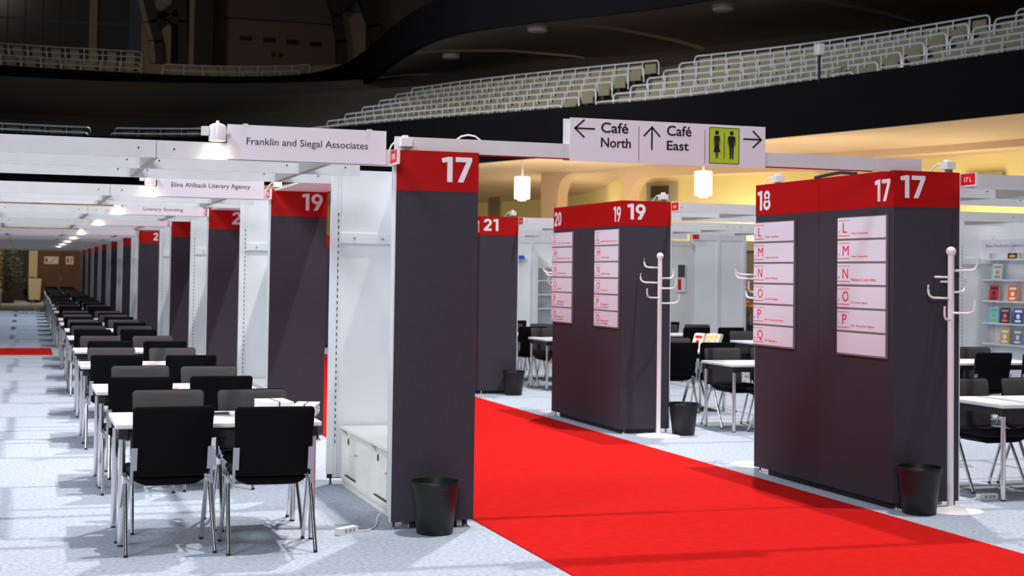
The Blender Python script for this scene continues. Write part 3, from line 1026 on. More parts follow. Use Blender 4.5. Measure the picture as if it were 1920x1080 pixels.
# ------------------------------------------------------------------ cabinets in the niches
def cabinet(X, y0, y1, lbl):
    t = thing('low_cabinet', lbl, 'cabinet', (X + 0.2, (y0 + y1) / 2, 0), 'white low cabinets in the niches')
    xb = X + 0.10
    xe = X + 0.515
    m_ = MB()
    m_.box(xb + 0.010, xe, y0 + 0.001, y1 - 0.001, 0.0, 0.046)
    m_.build('plinth', WOODW, t)
    m_ = MB()
    m_.box(xb, xe, y0, y0 + 0.016, 0.05, 0.448)
    m_.box(xb, xe, y1 - 0.016, y1, 0.05, 0.448)
    m_.box(xb, xe, y0 + 0.016, y1 - 0.016, 0.05, 0.078)
    m_.box(xe - 0.012, xe, y0 + 0.016, y1 - 0.016, 0.078, 0.448)
    m_.build('carcass', WOODW, t)
    MB().box(xb - 0.012, xe, y0 - 0.001, y1 + 0.001, 0.449, 0.468).build('top_board', WOODW, t)
    ym = (y0 + y1) / 2
    # far door runs behind the near one
    d1 = MB().box(xb + 0.040, xb + 0.052, ym - 0.03, y1 - 0.017, 0.085, 0.446).build('sliding_door', WOODW, t)
    d2 = MB().box(xb + 0.022, xb + 0.034, y0 + 0.10, ym + 0.06, 0.080, 0.446).build('sliding_door', WOODW, t)
    MB().cyl((xb + 0.0385, y1 - 0.075, 0.35), (xb + 0.040, y1 - 0.075, 0.35), 0.028, None, 18).build('finger_hole', BLACK, d1)
    MB().cyl((xb - 0.004, ym + 0.02, 0.29), (xb + 0.022, ym + 0.02, 0.29), 0.007, 0.006, 10).build('handle', BRASS, d2)
    MB().box(xb + 0.020, xb + 0.038, ym + 0.062, y1 - 0.02, 0.0785, 0.082).build('door_track', BLACK, t)
    return t


for i, y in enumerate(KY[:7]):
    cabinet(KX, y + 1.02, y + 2.0, 'white low cabinet with sliding doors, far one in the %s left niche' % NUM[i])
    cabinet(KX, y + 0.06, y + 1.018, 'white low cabinet with sliding doors, near one in the %s left niche' % NUM[i])

# ------------------------------------------------------------------ tables and chairs
TW, TD = 1.265, 0.76


def make_table():
    t = thing('meeting_table', 'white meeting table', 'table', (0, 0, 0))
    m_ = MB()
    m_.box(0, TW, 0, TD, 0.717, 0.742, 0)
    tp = m_.build('table_top', [TOP], t)
    bv = tp.modifiers.new('b', 'BEVEL')
    bv.width = 0.004
    bv.segments = 2
    MB().box(0.001, TW - 0.001, 0.001, TD - 0.001, 0.7135, 0.717).build('edge_strip', TEDGE, t)
    m_ = MB()
    for y in (0.05, TD - 0.075):
        m_.box(0.06, TW - 0.06, y, y + 0.025, 0.655, 0.713)
    for x in (0.045, TW - 0.07):
        m_.box(x, x + 0.025, 0.05, TD - 0.05, 0.655, 0.713)
    for x in (0.02, TW - 0.075):
        for y in (0.02, TD - 0.075):
            m_.box(x, x + 0.055, y, y + 0.055, 0.650, 0.713)
    m_.build('apron', RUBBER, t)
    for x in (0.045, TW - 0.045):
        for y in (0.045, TD - 0.045):
            m_ = MB()
            m_.cyl((x, y, 0.012), (x, y, 0.66), 0.0195, None, 14, 0)
            m_.cyl((x, y, 0.0), (x, y, 0.014), 0.017, None, 12, 1)
            m_.build('leg', [CHROME, RUBBER], t, True)
    return t


def outline(w0, w1, z0, z1, r, n=6):
    """rounded trapezoid outline, w0 half width at z0, w1 at z1"""
    pts = []
    for cx, cz, a0 in ((w1 - r, z1 - r, 0), (-(w1 - r), z1 - r, 90), (-(w0 - r), z0 + r, 180), (w0 - r, z0 + r, 270)):
        for k in range(n + 1):
            a = math.radians(a0 + 90 * k / n)
            pts.append((cx + r * math.cos(a), cz + r * math.sin(a)))
    return pts


def pad(ol, surf, thick, inset=0.016):
    """cushion over an outline: surf(u, v, t) -> xyz, t through the thickness"""
    m_ = MB()
    cx = sum(p[0] for p in ol) / len(ol)
    cz = sum(p[1] for p in ol) / len(ol)
    rings = []
    mx = max(abs(p[0] - cx) for p in ol)
    for sc, t in ((0.0, 1), (0.5, 1), (0.85, 0.97), (0.955, 0.82), (1.0, 0.5), (0.985, 0.16), (0.93, 0.02), (0.5, 0), (0.0, 0)):
        rings.append([surf(cx + (u - cx) * sc, cz + (v - cz) * sc, t * thick) for u, v in ol])
    n = len(ol)
    vs = [p for r in rings for p in r]
    fs = []
    for k in range(len(rings) - 1):
        for i in range(n):
            fs.append((k * n + i, k * n + (i + 1) % n, (k + 1) * n + (i + 1) % n, (k + 1) * n + i))
    m_.add(vs, fs)
    return m_


def make_chair():
    t = thing('stacking_chair', 'black chair', 'chair', (0, 0, 0))
    def bs(base):
        return lambda u, v, w: (u, -0.235 - 0.085 * (v - 0.45) / 0.43 - 0.040 * (1 - (u / 0.24) ** 2) + base + w, v + (0.022 * (u / 0.24) ** 2 - 0.014) * (v - 0.47) / 0.4)
    ol = outline(0.222, 0.237, 0.470, 0.872, 0.035)
    o = pad(ol, bs(0.012), 0.026).build('backrest', FABR, t, 60)
    ol2 = outline(0.226, 0.240, 0.462, 0.877, 0.037)
    pad(ol2, bs(-0.004), 0.018).build('back_shell', SHELL, t, 60)
    # seat
    def ss(u, v, w):
        e = (v - 0.0)
        z = 0.452 + w - 0.030 * max(0, (v - 0.15) / 0.1) ** 2 * 0.6 - 0.012 * (1 - (u / 0.235) ** 2) * (1 if w > 0.02 else 0)
        return (u, v, z)
    pad(outline(0.225, 0.235, -0.235, 0.235, 0.06), ss, 0.045).build('seat', SEATF, t, 60)
    def sb(u, v, w):
        return (u, v, 0.455 - 0.058 * (1 - (u / 0.235) ** 2) * (1 - w / 0.03) - 0.018 * (1 - w / 0.03))
    pad(outline(0.215, 0.225, -0.225, 0.215, 0.06), sb, 0.03).build('seat_shell', SHELL, t, 60)
    for s in (-1, 1):
        for fr in (0, 1):
            x0, x1 = 0.250 * s, 0.260 * s
            y0, y1 = (-0.115, -0.300) if fr == 0 else (-0.055, 0.165)
            m_ = MB()
            m_.cyl((x1, y1, 0.012), (x0, y0, 0.425), 0.0125, None, 10, 0)
            m_.cyl((x1, y1, 0.0), (x1, y1 + (0.004 if fr == 0 else -0.004), 0.016), 0.0125, None, 10, 1)
            m_.build('leg', [CHROME, RUBBER], t, True)
        m_ = MB()
        # plate on the back, widening at its upper half
        m_.add([(s * 0.206, -0.283, 0.50), (s * 0.243, -0.279, 0.50), (s * 0.243, -0.300, 0.635), (s * 0.206, -0.304, 0.635),
                (s * 0.206, -0.277, 0.50), (s * 0.243, -0.273, 0.50), (s * 0.243, -0.294, 0.635), (s * 0.206, -0.298, 0.635)],
               [(0, 1, 2, 3), (7, 6, 5, 4), (0, 4, 5, 1), (1, 5, 6, 2), (2, 6, 7, 3), (3, 7, 4, 0)])
        m_.add([(s * 0.226, -0.283, 0.50), (s * 0.243, -0.281, 0.50), (s * 0.243, -0.262, 0.41), (s * 0.226, -0.264, 0.41),
                (s * 0.226, -0.277, 0.50), (s * 0.243, -0.275, 0.50), (s * 0.243, -0.256, 0.41), (s * 0.226, -0.258, 0.41)],
               [(0, 1, 2, 3), (7, 6, 5, 4), (0, 4, 5, 1), (1, 5, 6, 2), (2, 6, 7, 3), (3, 7, 4, 0)])
        m_.box(s * 0.236, s * 0.246, -0.262, -0.02, 0.41, 0.432)
        m_.build('bracket', mat('satin_metal', (0.42, 0.40, 0.44), 0.3, metal=0.8), t)
        m_ = MB()
        m_.box(s * 0.238, s * 0.262, -0.135, -0.035, 0.405, 0.445)
        m_.cyl((s * 0.250, -0.115, 0.425), (s * 0.250, -0.105, 0.468), 0.012, 0.010, 10)
        m_.build('leg_joint', CHROME, t)
    return t


table0, chair0 = make_table(), make_chair()
used = {'t': False, 'c': False}


def place(kind, x, y, rz, label, group):
    p = table0 if kind == 't' else chair0
    if used[kind]:
        o = copy_tree(p)
    else:
        o = p
        used[kind] = True
    o.location = (x, y, 0)
    o.rotation_euler = (0, 0, rz)
    o['label'] = label
    o['group'] = group
    return o


def table_set(x, y, n, row, near=(1, 1), far=(1, 1), jit=None, grp='left row', mirror=False):
    where = '%s %s table' % (n, row)
    place('t', x, y, 0, 'white-topped table with chrome legs, %s in the %s' % (n, row), 'white meeting tables, ' + grp)
    sides = (('left', 0.30), ('right', 0.915))
    jn = jit or [(random.uniform(-.02, .02), random.uniform(-.03, .03), random.uniform(-.05, .05)) for _ in range(4)]
    for k, (sd, dx) in enumerate(sides):
        if near[k]:
            j = jn[k]
            place('c', x + dx + j[0], y + 0.00 + j[1], j[2], 'black-backed chair, %s of two on the near side of the %s' % (sd, where), 'chairs along the ' + grp)
        if far[k]:
            j = jn[2 + k]
            place('c', x + dx + j[0], y + 0.60 + j[1], PI + j[2], 'grey padded chair, %s on the far side of the %s' % (sd, where), 'chairs along the ' + grp)


LT = [(-1.784, -0.235), (-1.785, 2.16), (-1.79, 5.08), (-1.76, 7.62), (-1.74, 10.75), (-1.71, 13.2), (-1.72, 15.75), (-1.70, 17.9), (-1.69, 22.5), (-1.68, 25.1), (-1.66, 28.0), (-1.65, 30.6), (-1.63, 33.4), (-1.62, 36.0), (-1.60, 38.9), (-1.60, 41.5), (-1.58, 44.2), (-1.57, 47.0), (-1.55, 49.8), (-1.5, 52.6)]
JIT = {0: [(-0.003, 0.01, 0.06), (-0.008, -0.085, -0.02), (0.10, -0.01, 0.02), (0.05, -0.03, 0.03)],
       1: [(-0.003, -0.02, 0.03), (-0.007, 0.03, 0.02), (0.10, 0.05, 0.0), (0.05, -0.04, 0.02)],
       2: [(-0.0, -0.15, 0.02), (0.07, -0.18, 0.02), (0.03, -0.06, 0.0), (0.03, -0.12, 0.02)],
       3: [(0.06, -0.03, 0.0), (0.05, -0.05, 0.0), (0.02, 0.0, 0.0), (0.02, 0.0, 0.0)]}
for i, (x, y) in enumerate(LT):
    table_set(x, y, NUM[i], 'left row', jit=JIT.get(i), grp='left row')
RT = [(4.86, 0.15), (4.95, 2.62), (5.06, 4.887), (5.03, 7.32), (5.0, 10.55), (5.0, 12.25), (5.0, 15.0), (5.0, 17.6)]
RJ = {0: [(0.22, 0.02, 0.05), (0.12, 0.02, -0.05), (0.02, 0.0, 0.02), (0.0, 0.0, -0.02)],
      2: [(0.25, 0.08, 0.50), (0.08, 0.05, 0.1), (0.05, 0.0, 0.05), (0.02, 0.02, -0.05)],
      3: [(0.12, -0.02, 0.05), (0.03, 0.0, 0.0), (0.0, 0.0, 0.0), (0.0, 0.0, 0.0)]}
for i, (x, y) in enumerate(RT):
    table_set(x, y, NUM[i], 'inner right row', jit=RJ.get(i), grp='row right of the aisle stands', near=(0, 1) if i == 0 else (1, 1))
R2 = [(7.95, 2.45), (7.97, 4.97), (7.95, 7.4), (7.9, 9.6), (7.8, 12.15), (7.85, 14.7), (7.85, 22.5)]
for i, (x, y) in enumerate(R2):
    table_set(x, y, NUM[i], 'outer right row', grp='outer right row')

# ------------------------------------------------------------------ bins, coat stands
def bin_(x, y, lbl):
    t = thing('waste_bin', lbl, 'bin', (x, y, 0), 'black waste bins by the stands')
    prof = [(0, 0.004), (0.112, 0.0), (0.118, 0.006), (0.150, 0.300), (0.150, 0.304), (0.146, 0.304), (0.113, 0.012), (0, 0.012)]
    MB().lathe(prof, 36, (x, y, 0)).build('body', BIN, t, True)
    MB().lathe([(0.149, 0.298), (0.157, 0.298), (0.159, 0.306), (0.161, 0.336), (0.158, 0.342), (0.153, 0.340), (0.149, 0.304)], 36, (x, y, 0)).build('rim', BIN, t, True)
    return t


bin_(0.252, -0.166, 'black waste bin in front of the nearest stand, left of the red carpet')
bin_(3.905, -0.166, 'black waste bin beside the big white coat stand')
bin_(4.45, 4.83, 'black waste bin behind the smaller white coat stand')
bin_(4.262, 9.83, 'small distant black waste bin beyond the far edge of the red carpet')


def coat_stand(x, y, rz, lbl, hooks=((1.765, -8), (1.715, 128), (1.68, 104), (1.605, 25), (1.56, 184), (1.505, 58), (1.452, -72), (1.405, 222))):
    t = thing('coat_stand', lbl, 'coat stand', (x, y, 0), 'white coat stands')
    MB().lathe([(0, 0.0), (0.232, 0.0), (0.235, 0.004), (0.225, 0.010), (0.03, 0.034), (0.0, 0.034)], 40, (x, y, 0)).build('base', WMETAL, t, True)
    MB().cyl((x, y, 0.03), (x, y, 1.88), 0.0235, None, 18).build('pole', WMETAL, t, True)
    prof = [(0.037 * math.sin(PI * k / 12), 1.905 - 0.037 * math.cos(PI * k / 12)) for k in range(13)]
    MB().lathe(prof, 20, (x, y, 0)).build('ball_top', WMETAL, t, True)
    for z, a in hooks:
        a = math.radians(a) + rz
        c, s = math.cos(a), math.sin(a)
        pts = [(x + c * r, y + s * r, z + h) for r, h in ((0.015, 0), (0.08, 0), (0.15, 0.001), (0.175, 0.006), (0.193, 0.018), (0.203, 0.036), (0.206, 0.06), (0.206, 0.098))]
        MB().tube(pts, 0.0088, 8).build('hook', WMETAL, t, True)
    return t


coat_stand(4.222, -0.09, 0.0, 'nearest white coat stand, in front of the wide stand at the right')
coat_stand(4.125, 4.76, -0.3, 'white coat stand with a black bin behind it, second stand across the carpet', ((1.783, 137), (1.67, 38), (1.622, 180), (1.564, -42), (1.463, 222), (1.405, 2)))
coat_stand(4.02, 2.45, 0.6, 'white coat stand mostly hidden behind the nearest wide stand')
coat_stand(4.02, 7.45, 0.4, 'white coat stand mostly hidden behind the second wide stand')


# ------------------------------------------------------------------ small things
def power_block(x, y, rz, lbl, pts):
    t = thing('power_strip', lbl, 'power strip', (x, y, 0), 'white power strips on the carpet')
    R_ = Matrix.Rotation(rz, 3, 'Z')
    m_ = MB().box(-0.085, 0.085, -0.024, 0.024, 0.0, 0.044)
    m_.v = [tuple(R_ @ Vector(v) + Vector((x, y, 0))) for v in m_.v]
    b_ = m_.build('body', WMETAL, t)
    for q in (-0.03, 0.01, 0.045):
        m_ = MB().box(q - 0.012, q + 0.012, -0.0245, -0.024, 0.012, 0.034)
        m_.v = [tuple(R_ @ Vector(v) + Vector((x, y, 0))) for v in m_.v]
        m_.build('socket', mat('socket_grey', (0.35, 0.36, 0.38), 0.5), b_)
    MB().tube(pts, 0.005, 6).build('cable', CABLE, t, True)


power_block(-0.31, -0.07, 0.62, 'white socket block on the carpet before the low cabinets, cable behind',
            [(-0.245, -0.02, 0.02), (-0.21, -0.03, 0.008), (-0.15, 0.0, 0.006), (-0.09, 0.08, 0.006), (-0.05, 0.19, 0.010), (-0.02, 0.30, 0.03), (0.03, 0.38, 0.06)])
power_block(4.84, 0.30, 0.05, 'white power supply on the carpet right of the big coat stand',
            [(4.76, 0.30, 0.02), (4.68, 0.27, 0.008), (4.55, 0.30, 0.006), (4.42, 0.36, 0.006)])

# strapped bundles of print on the nearest table
def bundle(x, y, z, w, d, h, rz, lbl, side):
    t = thing('paper_bundle', lbl, 'paper bundle', (x, y, z), 'strapped bundles on the nearest table')
    R_ = Matrix.Rotation(rz, 3, 'Z')
    n = 9
    for k in range(n):
        m_ = MB()
        jx, jy = random.uniform(-.003, .003), random.uniform(-.003, .003)
        m_.box(-w / 2 + jx, w / 2 + jx, -d / 2 + jy, d / 2 + jy, z + h * k / n, z + h * (k + 0.93) / n)
        m_.v = [tuple(R_ @ Vector((v[0], v[1], 0)) + Vector((x, y, v[2]))) for v in m_.v]
        m_.build('booklet', side if k % 3 == 1 else PAPER, t)
    m_ = MB()
    m_.box(-0.004, 0.004, -d / 2 - 0.005, d / 2 + 0.005, z + h, z + h + 0.002)
    m_.box(-0.004, 0.004, -d / 2 - 0.005, -d / 2 - 0.003, z, z + h)
    m_.v = [tuple(R_ @ Vector((v[0], v[1], 0)) + Vector((x, y, v[2]))) for v in m_.v]
    m_.build('strap', RUBBER, t)


VIO = mat('violet_print', (0.55, 0.50, 0.66), 0.7)
bundle(-0.725, 0.34, 0.742, 0.20, 0.28, 0.085, 0.08, 'strapped white bundle of booklets on the nearest table, left of its pair', PAPER)
bundle(-0.535, 0.20, 0.742, 0.15, 0.26, 0.075, -0.30, 'strapped bundle with violet page edges at the corner of the nearest table', VIO)
o = MB().box(-1.13, -1.03, 0.28, 0.33, 0.742, 0.755).build('phone', RUBBER)
tag(o, 'small dark case lying on the nearest table between the chairs', 'case')
o = MB().box(-1.17, -1.03, 0.18, 0.24, 0.742, 0.747).build('notepad', GREYF)
tag(o, 'thin grey notepad in front of the dark case, nearest table', 'notepad')


def leaflets(x, y, n, cols, lbl, w=0.15, d=0.21):
    for k in range(n):
        m_ = MB()
        m_.box(-w / 2, w / 2, -d / 2, d / 2, 0.742 + 0.002 * k, 0.7437 + 0.002 * k, 0)
        m_.box(-w * .35, w * .3, -d * .3, d * .28, 0.7437 + 0.002 * k, 0.7439 + 0.002 * k, 1)
        R_ = Matrix.Rotation(random.uniform(-.4, .4), 3, 'Z')
        xx, yy = x + random.uniform(-.04, .06), y + random.uniform(-.03, .05)
        m_.v = [tuple(R_ @ Vector((v[0], v[1], 0)) + Vector((xx, yy, v[2]))) for v in m_.v]
        o = m_.build('leaflet', [PAPER, cols[k % len(cols)]])
        tag(o, '%s, %s of the pile' % (lbl, ['bottom', 'middle', 'top', 'topmost'][k]), 'leaflet', 'leaflets lying on the tables')


PINK = mat('pink_print', (0.75, 0.10, 0.35), 0.6)
LBLUE = mat('light_blue_print', (0.25, 0.35, 0.75), 0.6)
leaflets(-1.16, 2.40, 2, [LBLUE, PINK], 'blue printed leaflet on the second table of the left row')
leaflets(-1.70, 5.35, 3, [PINK, LRED], 'pink printed leaflet on the third table of the left row')
leaflets(-1.16, 5.30, 2, [LBLUE, LRED], 'pale leaflet between the chairs on the third left table')
leaflets(-1.66, 7.85, 3, [PINK, PINK], 'pink leaflet at the left end of the fourth left table')
leaflets(-1.60, 13.5, 2, [PINK, LRED], 'small red leaflet on the sixth left table')
leaflets(8.15, 5.3, 3, [PINK, LBLUE], 'printed leaflet on the second table of the outer right row')

# books propped on a table behind the first right-hand ones
bc = [mat('book_cream', (0.80, 0.76, 0.66), 0.6), mat('book_yellow', (0.80, 0.66, 0.15), 0.6), mat('book_green', (0.30, 0.50, 0.25), 0.6)]


def book(x, y, z, w, h, th, rz, lean, cov, accent, lbl, grp):
    t = thing('book', lbl, 'book', (x, y, z), grp)
    # local: cover faces -Y
    R_ = Matrix.Rotation(rz, 3, 'Z') @ Matrix.Rotation(-lean, 3, 'X')
    def bld(m_, nm, mt):
        m_.v = [tuple(R_ @ Vector(v) + Vector((x, y, z))) for v in m_.v]
        return m_.build(nm, mt, t)
    bld(MB().box(-w / 2 + 0.002, w / 2 - 0.001, 0.0015, th - 0.0015, 0.002, h - 0.002), 'pages', mat('page_edges', (0.62, 0.55, 0.42), 0.8))
    m_ = MB().box(-w / 2, w / 2, 0, 0.0015, 0, h)
    m_.box(-w / 2, w / 2, th - 0.0015, th, 0, h)
    m_.box(-w / 2, -w / 2 + 0.002, 0.0015, th - 0.0015, 0, h)
    c_ = bld(m_, 'cover', cov)
    m_ = MB()
    m_.box(-w * .36, w * .36, -0.0006, 0, h * .72, h * .88)
    m_.box(-w * .30, w * .30, -0.0006, 0, h * .10, h * .24)
    m_.prism([(w * .2 * math.cos(a * PI / 6), h * .47 + w * .24 * math.sin(a * PI / 6)) for a in range(12)], lambda u, v, q: (u, -0.0006 + q, v), 0.0006)
    m_.v = [tuple(R_ @ Vector(v) + Vector((x, y, z))) for v in m_.v]
    m_.build('cover_print', accent, c_)
    return t


for k, (x, y, w, c, a, ln) in enumerate(((6.08, 7.62, 0.16, bc[0], LRED, 0.30), (6.14, 7.70, 0.15, PAPER, bc[2], 0.25), (6.25, 7.62, 0.15, bc[0], bc[1], 0.30), (6.36, 7.66, 0.13, bc[1], bc[2], 0.35), (6.29, 7.56, 0.14, PAPER, bc[1], 0.3))):
    book(x - 0.12, y, 0.742, w, 0.235, 0.03, -1.15, ln + 0.1, c, a, 'book propped up on a table beyond stand 19, %s of five' % ['leftmost', 'second', 'third', 'rightmost', 'fourth'][k], 'books propped on a table')

# ------------------------------------------------------------------ shelving with books at the right edge
def shelf_unit(X, Y0, Y1, lbl, full, sign=None):
    """shelves on an inner wall facing -x, between Y0 and Y1"""
    t = thing('shelving', lbl, 'shelf', (X - 0.1, (Y0 + Y1) / 2, 0), 'white shelving in the niches')
    zs = (0.86, 1.13, 1.42, 1.70, 1.97)
    for z in zs:
        MB().box(X - 0.17, X - 0.002, Y0, Y1, z, z + 0.018).build('shelf', WHITE, t)
    for y in (Y0 + 0.01, Y1 - 0.03):
        u_ = MB().box(X - 0.02, X - 0.001, y, y + 0.02, 0.5, 2.3).build('upright', WHITE, t)
        m_ = MB()
        for q in range(34):
            m_.box(X - 0.0205, X - 0.02, y + 0.006, y + 0.012, 0.6 + q * 0.05, 0.62 + q * 0.05)
        m_.build('slot', BLACK, u_)['kind'] = 'stuff'
    if sign:
        s = MB().box(X - 0.19, X - 0.18, Y0, Y1, 2.06, 2.24).build('sign_board', SIGNW, t)
        MB().box(X - 0.18, X - 0.002, Y0 + 0.3, Y0 + 0.32, 2.1, 2.12).build('sign_arm', WHITE, t)
        text(sign, (X - 0.19, Y1 - 0.10, 2.125), YN, ZP, 0.95, 0.055, mat('grey_print', (0.16, 0.17, 0.22), 0.6), s)
    return t


NX = RKX + WST - 0.045
shelf_unit(NX, 5.06, 7.0, 'white book shelves under the name board at the right edge', True, 'Blake Friedmann Literary Agency')
shelf_unit(NX, 10.06, 12.0, 'white shelves in the third niche of the outer right row', False)
shelf_unit(NX, 22.2, 24.0, 'white shelves in the fifth niche of the outer right row', False)
BKS = [
    (1.988, [(6.45, (0.015, 0.02, 0.05), (0.85, 0.45, 0.06), 'navy and orange'), (6.12, (0.05, 0.35, 0.40), (0.8, 0.8, 0.8), 'teal')]),
    (1.718, [(6.75, (0.42, 0.80, 0.80), (0.9, 0.2, 0.1), 'pale turquoise'), (6.10, (0.10, 0.02, 0.12), (0.9, 0.8, 0.3), 'dark purple')]),
    (1.438, [(6.82, (0.60, 0.02, 0.02), (0.02, 0.02, 0.03), 'red and black'), (6.45, (0.85, 0.16, 0.03), (0.95, 0.9, 0.8), 'orange')]),
    (1.148, [(6.82, (0.20, 0.55, 0.75), (0.2, 0.5, 0.1), 'sky blue'), (6.60, (0.02, 0.03, 0.12), (0.85, 0.2, 0.05), 'midnight blue'), (6.34, (0.03, 0.07, 0.35), (0.9, 0.9, 0.9), 'royal blue'), (6.12, (0.05, 0.05, 0.06), (0.7, 0.6, 0.1), 'black')]),
    (0.878, [(6.60, (0.75, 0.42, 0.08), (0.9, 0.9, 0.9), 'amber'), (6.35, (0.10, 0.22, 0.50), (0.9, 0.8, 0.4), 'steel blue')]),
]
for r, (z, bs_) in enumerate(BKS):
    for k, (y, c, a, nm) in enumerate(bs_):
        cm = mat('cover_' + nm.replace(' ', '_'), c, 0.5)
        am = mat('print_' + nm.replace(' ', '_'), a, 0.5)
        book(NX - 0.13, y, z, 0.135, 0.205, 0.035, -PI / 2 + 0.35, 0.12, cm, am, '%s covered book standing on the %s shelf at the right edge' % (nm, ['top', 'second', 'third', 'fourth', 'lowest'][r]), 'books on the right-hand shelves')


def white_wall(x0, x1, y, posts, lbl, h=2.5):
    t = thing('booth_wall', lbl, 'booth wall', ((x0 + x1) / 2, y, 0), 'white booth walls beyond the tables')
    ps = [x0] + posts + [x1]
    for a, b in zip(ps, ps[1:]):
        MB().box(a + 0.03, b - 0.03, y, y + 0.015, 0.05, h - 0.12).build('panel', WHITE, t)
    MB().box(x0, x1, y - 0.01, y + 0.03, h - 0.12, h).build('beam', ALU, t)
    for a in ps:
        u_ = MB().box(a - 0.03, a + 0.03, y - 0.02, y + 0.02, 0, h).build('upright', ALU, t)
        m_ = MB()
        for k in range(38):
            for dx in (-0.022, 0.014):
                m_.box(a + dx, a + dx + 0.008, y - 0.0205, y - 0.02, 0.4 + k * 0.05, 0.424 + k * 0.05)
        m_.build('slot', TRACK, u_)['kind'] = 'stuff'
    return t


white_wall(9.58, 10.68, 15.1, [10.14], 'white slotted wall panels between the two wide stands, red flags on top')
white_wall(11.3, 12.08, 20.0, [], 'white wall piece carrying a small dark poster')
white_wall(7.7, 9.45, 20.2, [8.25, 8.8], 'white slotted wall seen between the third stand and the second wide stand')
t = thing('shelving', 'white shelf unit beyond the third stand, partly hidden by the second wide stand', 'shelf', (8.5, 20.0, 0))
for z in (0.95, 1.25, 1.55, 1.85):
    MB().box(8.28, 8.78, 19.86, 20.17, z, z + 0.02).build('shelf', WHITE, t)
for x_ in (8.26, 8.78):
    MB().box(x_, x_ + 0.02, 19.86, 20.17, 0.6, 2.2).build('side', WHITE, t)
o = MB().box(7.80, 8.05, 20.10, 20.14, 2.02, 2.10).build('blue_sign', BLUEP)
tag(o, 'small blue sign on the white wall beyond the third stand', 'sign')
for x_, n_ in ((9.55, 'left'), (10.95, 'right')):
    t = thing('number_flag', 'tiny red flag on top of the white slotted wall, %s one' % n_, 'sign', (x_, 15.0, 2.4), 'tiny red flags on the white wall')
    MB().box(x_, x_ + 0.12, 14.98, 15.0, 2.395, 2.485).build('flag_board', LRED, t)
t = thing('poster', 'small poster with a dark portrait photo and red stripe on the white wall', 'poster', (11.75, 19.95, 1.6))
MB().box(11.62, 11.83, 19.965, 19.975, 1.35, 1.98).build('sheet', PAPER, t)
MB().box(11.64, 11.81, 19.96, 19.965, 1.68, 1.96).build('photo', mat('poster_dark', (0.06, 0.07, 0.09), 0.6), t)
MB().box(11.64, 11.72, 19.96, 19.965, 1.40, 1.64).build('stripe', LRED, t)
t = thing('tall_cabinet', 'brown wooden wall unit beyond the white slotted panels', 'cabinet', (11.6, 17.2, 0))
MB().box(11.05, 12.6, 17.2, 17.6, 0.0, 2.25).build('body', BROWNP, t)
MB().box(11.0, 12.65, 17.15, 17.6, 2.25, 2.45).build('cornice', BEIGE, t)
for k in range(3):
    MB().box(11.10 + k * 0.5, 11.56 + k * 0.5, 17.185, 17.2, 0.1, 2.2).build('door', BROWNP, t)
t = thing('flower_vase', 'vase of orange flowers beside the nearest wide stand', 'flowers', (11.62, 16.75, 0.742))
MB().lathe([(0, 0.742), (0.05, 0.742), (0.06, 0.80), (0.045, 0.90), (0.055, 0.93)], 16, (11.62, 16.75, 0)).build('vase', GLASSD, t, True)
ORNG = mat('orange_petals', (0.90, 0.30, 0.02), 0.6)
for k in range(14):
    a, r_ = k * 2.4, 0.03 + 0.013 * k
    cx, cy, cz = 11.62 + r_ * math.cos(a), 16.75 + r_ * math.sin(a), 1.16 - 0.006 * k + random.uniform(-.03, .05)
    MB().tube([(11.62, 16.75, 0.88), ((11.62 + cx) / 2, (16.75 + cy) / 2, 1.0), (cx, cy, cz)], 0.005, 5).build('stem', LEAF, t)
    m_ = MB()
    for p_ in range(7):
        b_ = p_ * 2 * PI / 7
        m_.lathe([(0, -0.02), (0.022, -0.005), (0.026, 0.012), (0, 0.024)], 7, (cx + 0.022 * math.cos(b_), cy + 0.022 * math.sin(b_), cz))
    m_.build('bloom', ORNG, t, True)
t = thing('side_counter', 'dark low counter under the orange flowers', 'counter', (11.6, 16.75, 0))
MB().box(11.2, 12.4, 16.45, 17.05, 0.70, 0.742).build('counter_top', RUBBER, t)
MB().box(11.25, 12.35, 16.5, 17.0, 0.0, 0.70).build('counter_body', DKGREY, t)

# far end of the hall: doors, pillar, planters
YD = 66.6
MB_ = struct(MB().box(-30, 14, 67.2, 67.4, 0, 5.1), 'wall_far', YELLOW)
t = MB().box(-1.66, 0.74, YD, YD + 0.3, 0.0, 2.7).build('door_1', DOORW)
t['kind'] = 'structure'
for a, b in ((-1.60, -0.47), (-0.45, 0.68)):
    l_ = MB().box(a, b, YD - 0.05, YD, 0.0, 2.62).build('door_leaf', DOORW, t)
MB().box(-0.53, -0.50, YD - 0.12, YD - 0.08, 1.0, 1.3).build('handle', GREYF, t)
for a, b, z0, z1 in ((-1.33, -0.64, 1.87, 2.24), (-0.28, 0.10, 1.86, 2.26)):
    s_ = MB().box(a, b, YD - 0.07, YD - 0.055, z0, z1).build('notice', PAPER)
    tag(s_, '%s notice with red marks on the brown double doors' % ('wide' if a < -1 else 'square'), 'sign', 'notices on the far doors')
    m_ = MB()
    m_.box(a + 0.05, a + 0.16, YD - 0.075, YD - 0.07, z0 + 0.08, z1 - 0.08)
    m_.prism([(a + 0.2, z0 + 0.05), (a + 0.26, z0 + 0.05), (b - 0.04, z1 - 0.06), (b - 0.10, z1 - 0.06)], lambda u, v, q: (u, YD - 0.075 + q, v), 0.004)
    m_.build('red_mark', LRED, s_)
struct(MB().box(-2.08, -1.66, YD - 0.2, YD + 0.4, 0.0, 4.9), 'trim_30', CREAM)
struct(MB().box(-3.3, -2.08, YD + 0.1, YD + 0.3, 0.0, 2.62), 'wall_recess', DKGREY)


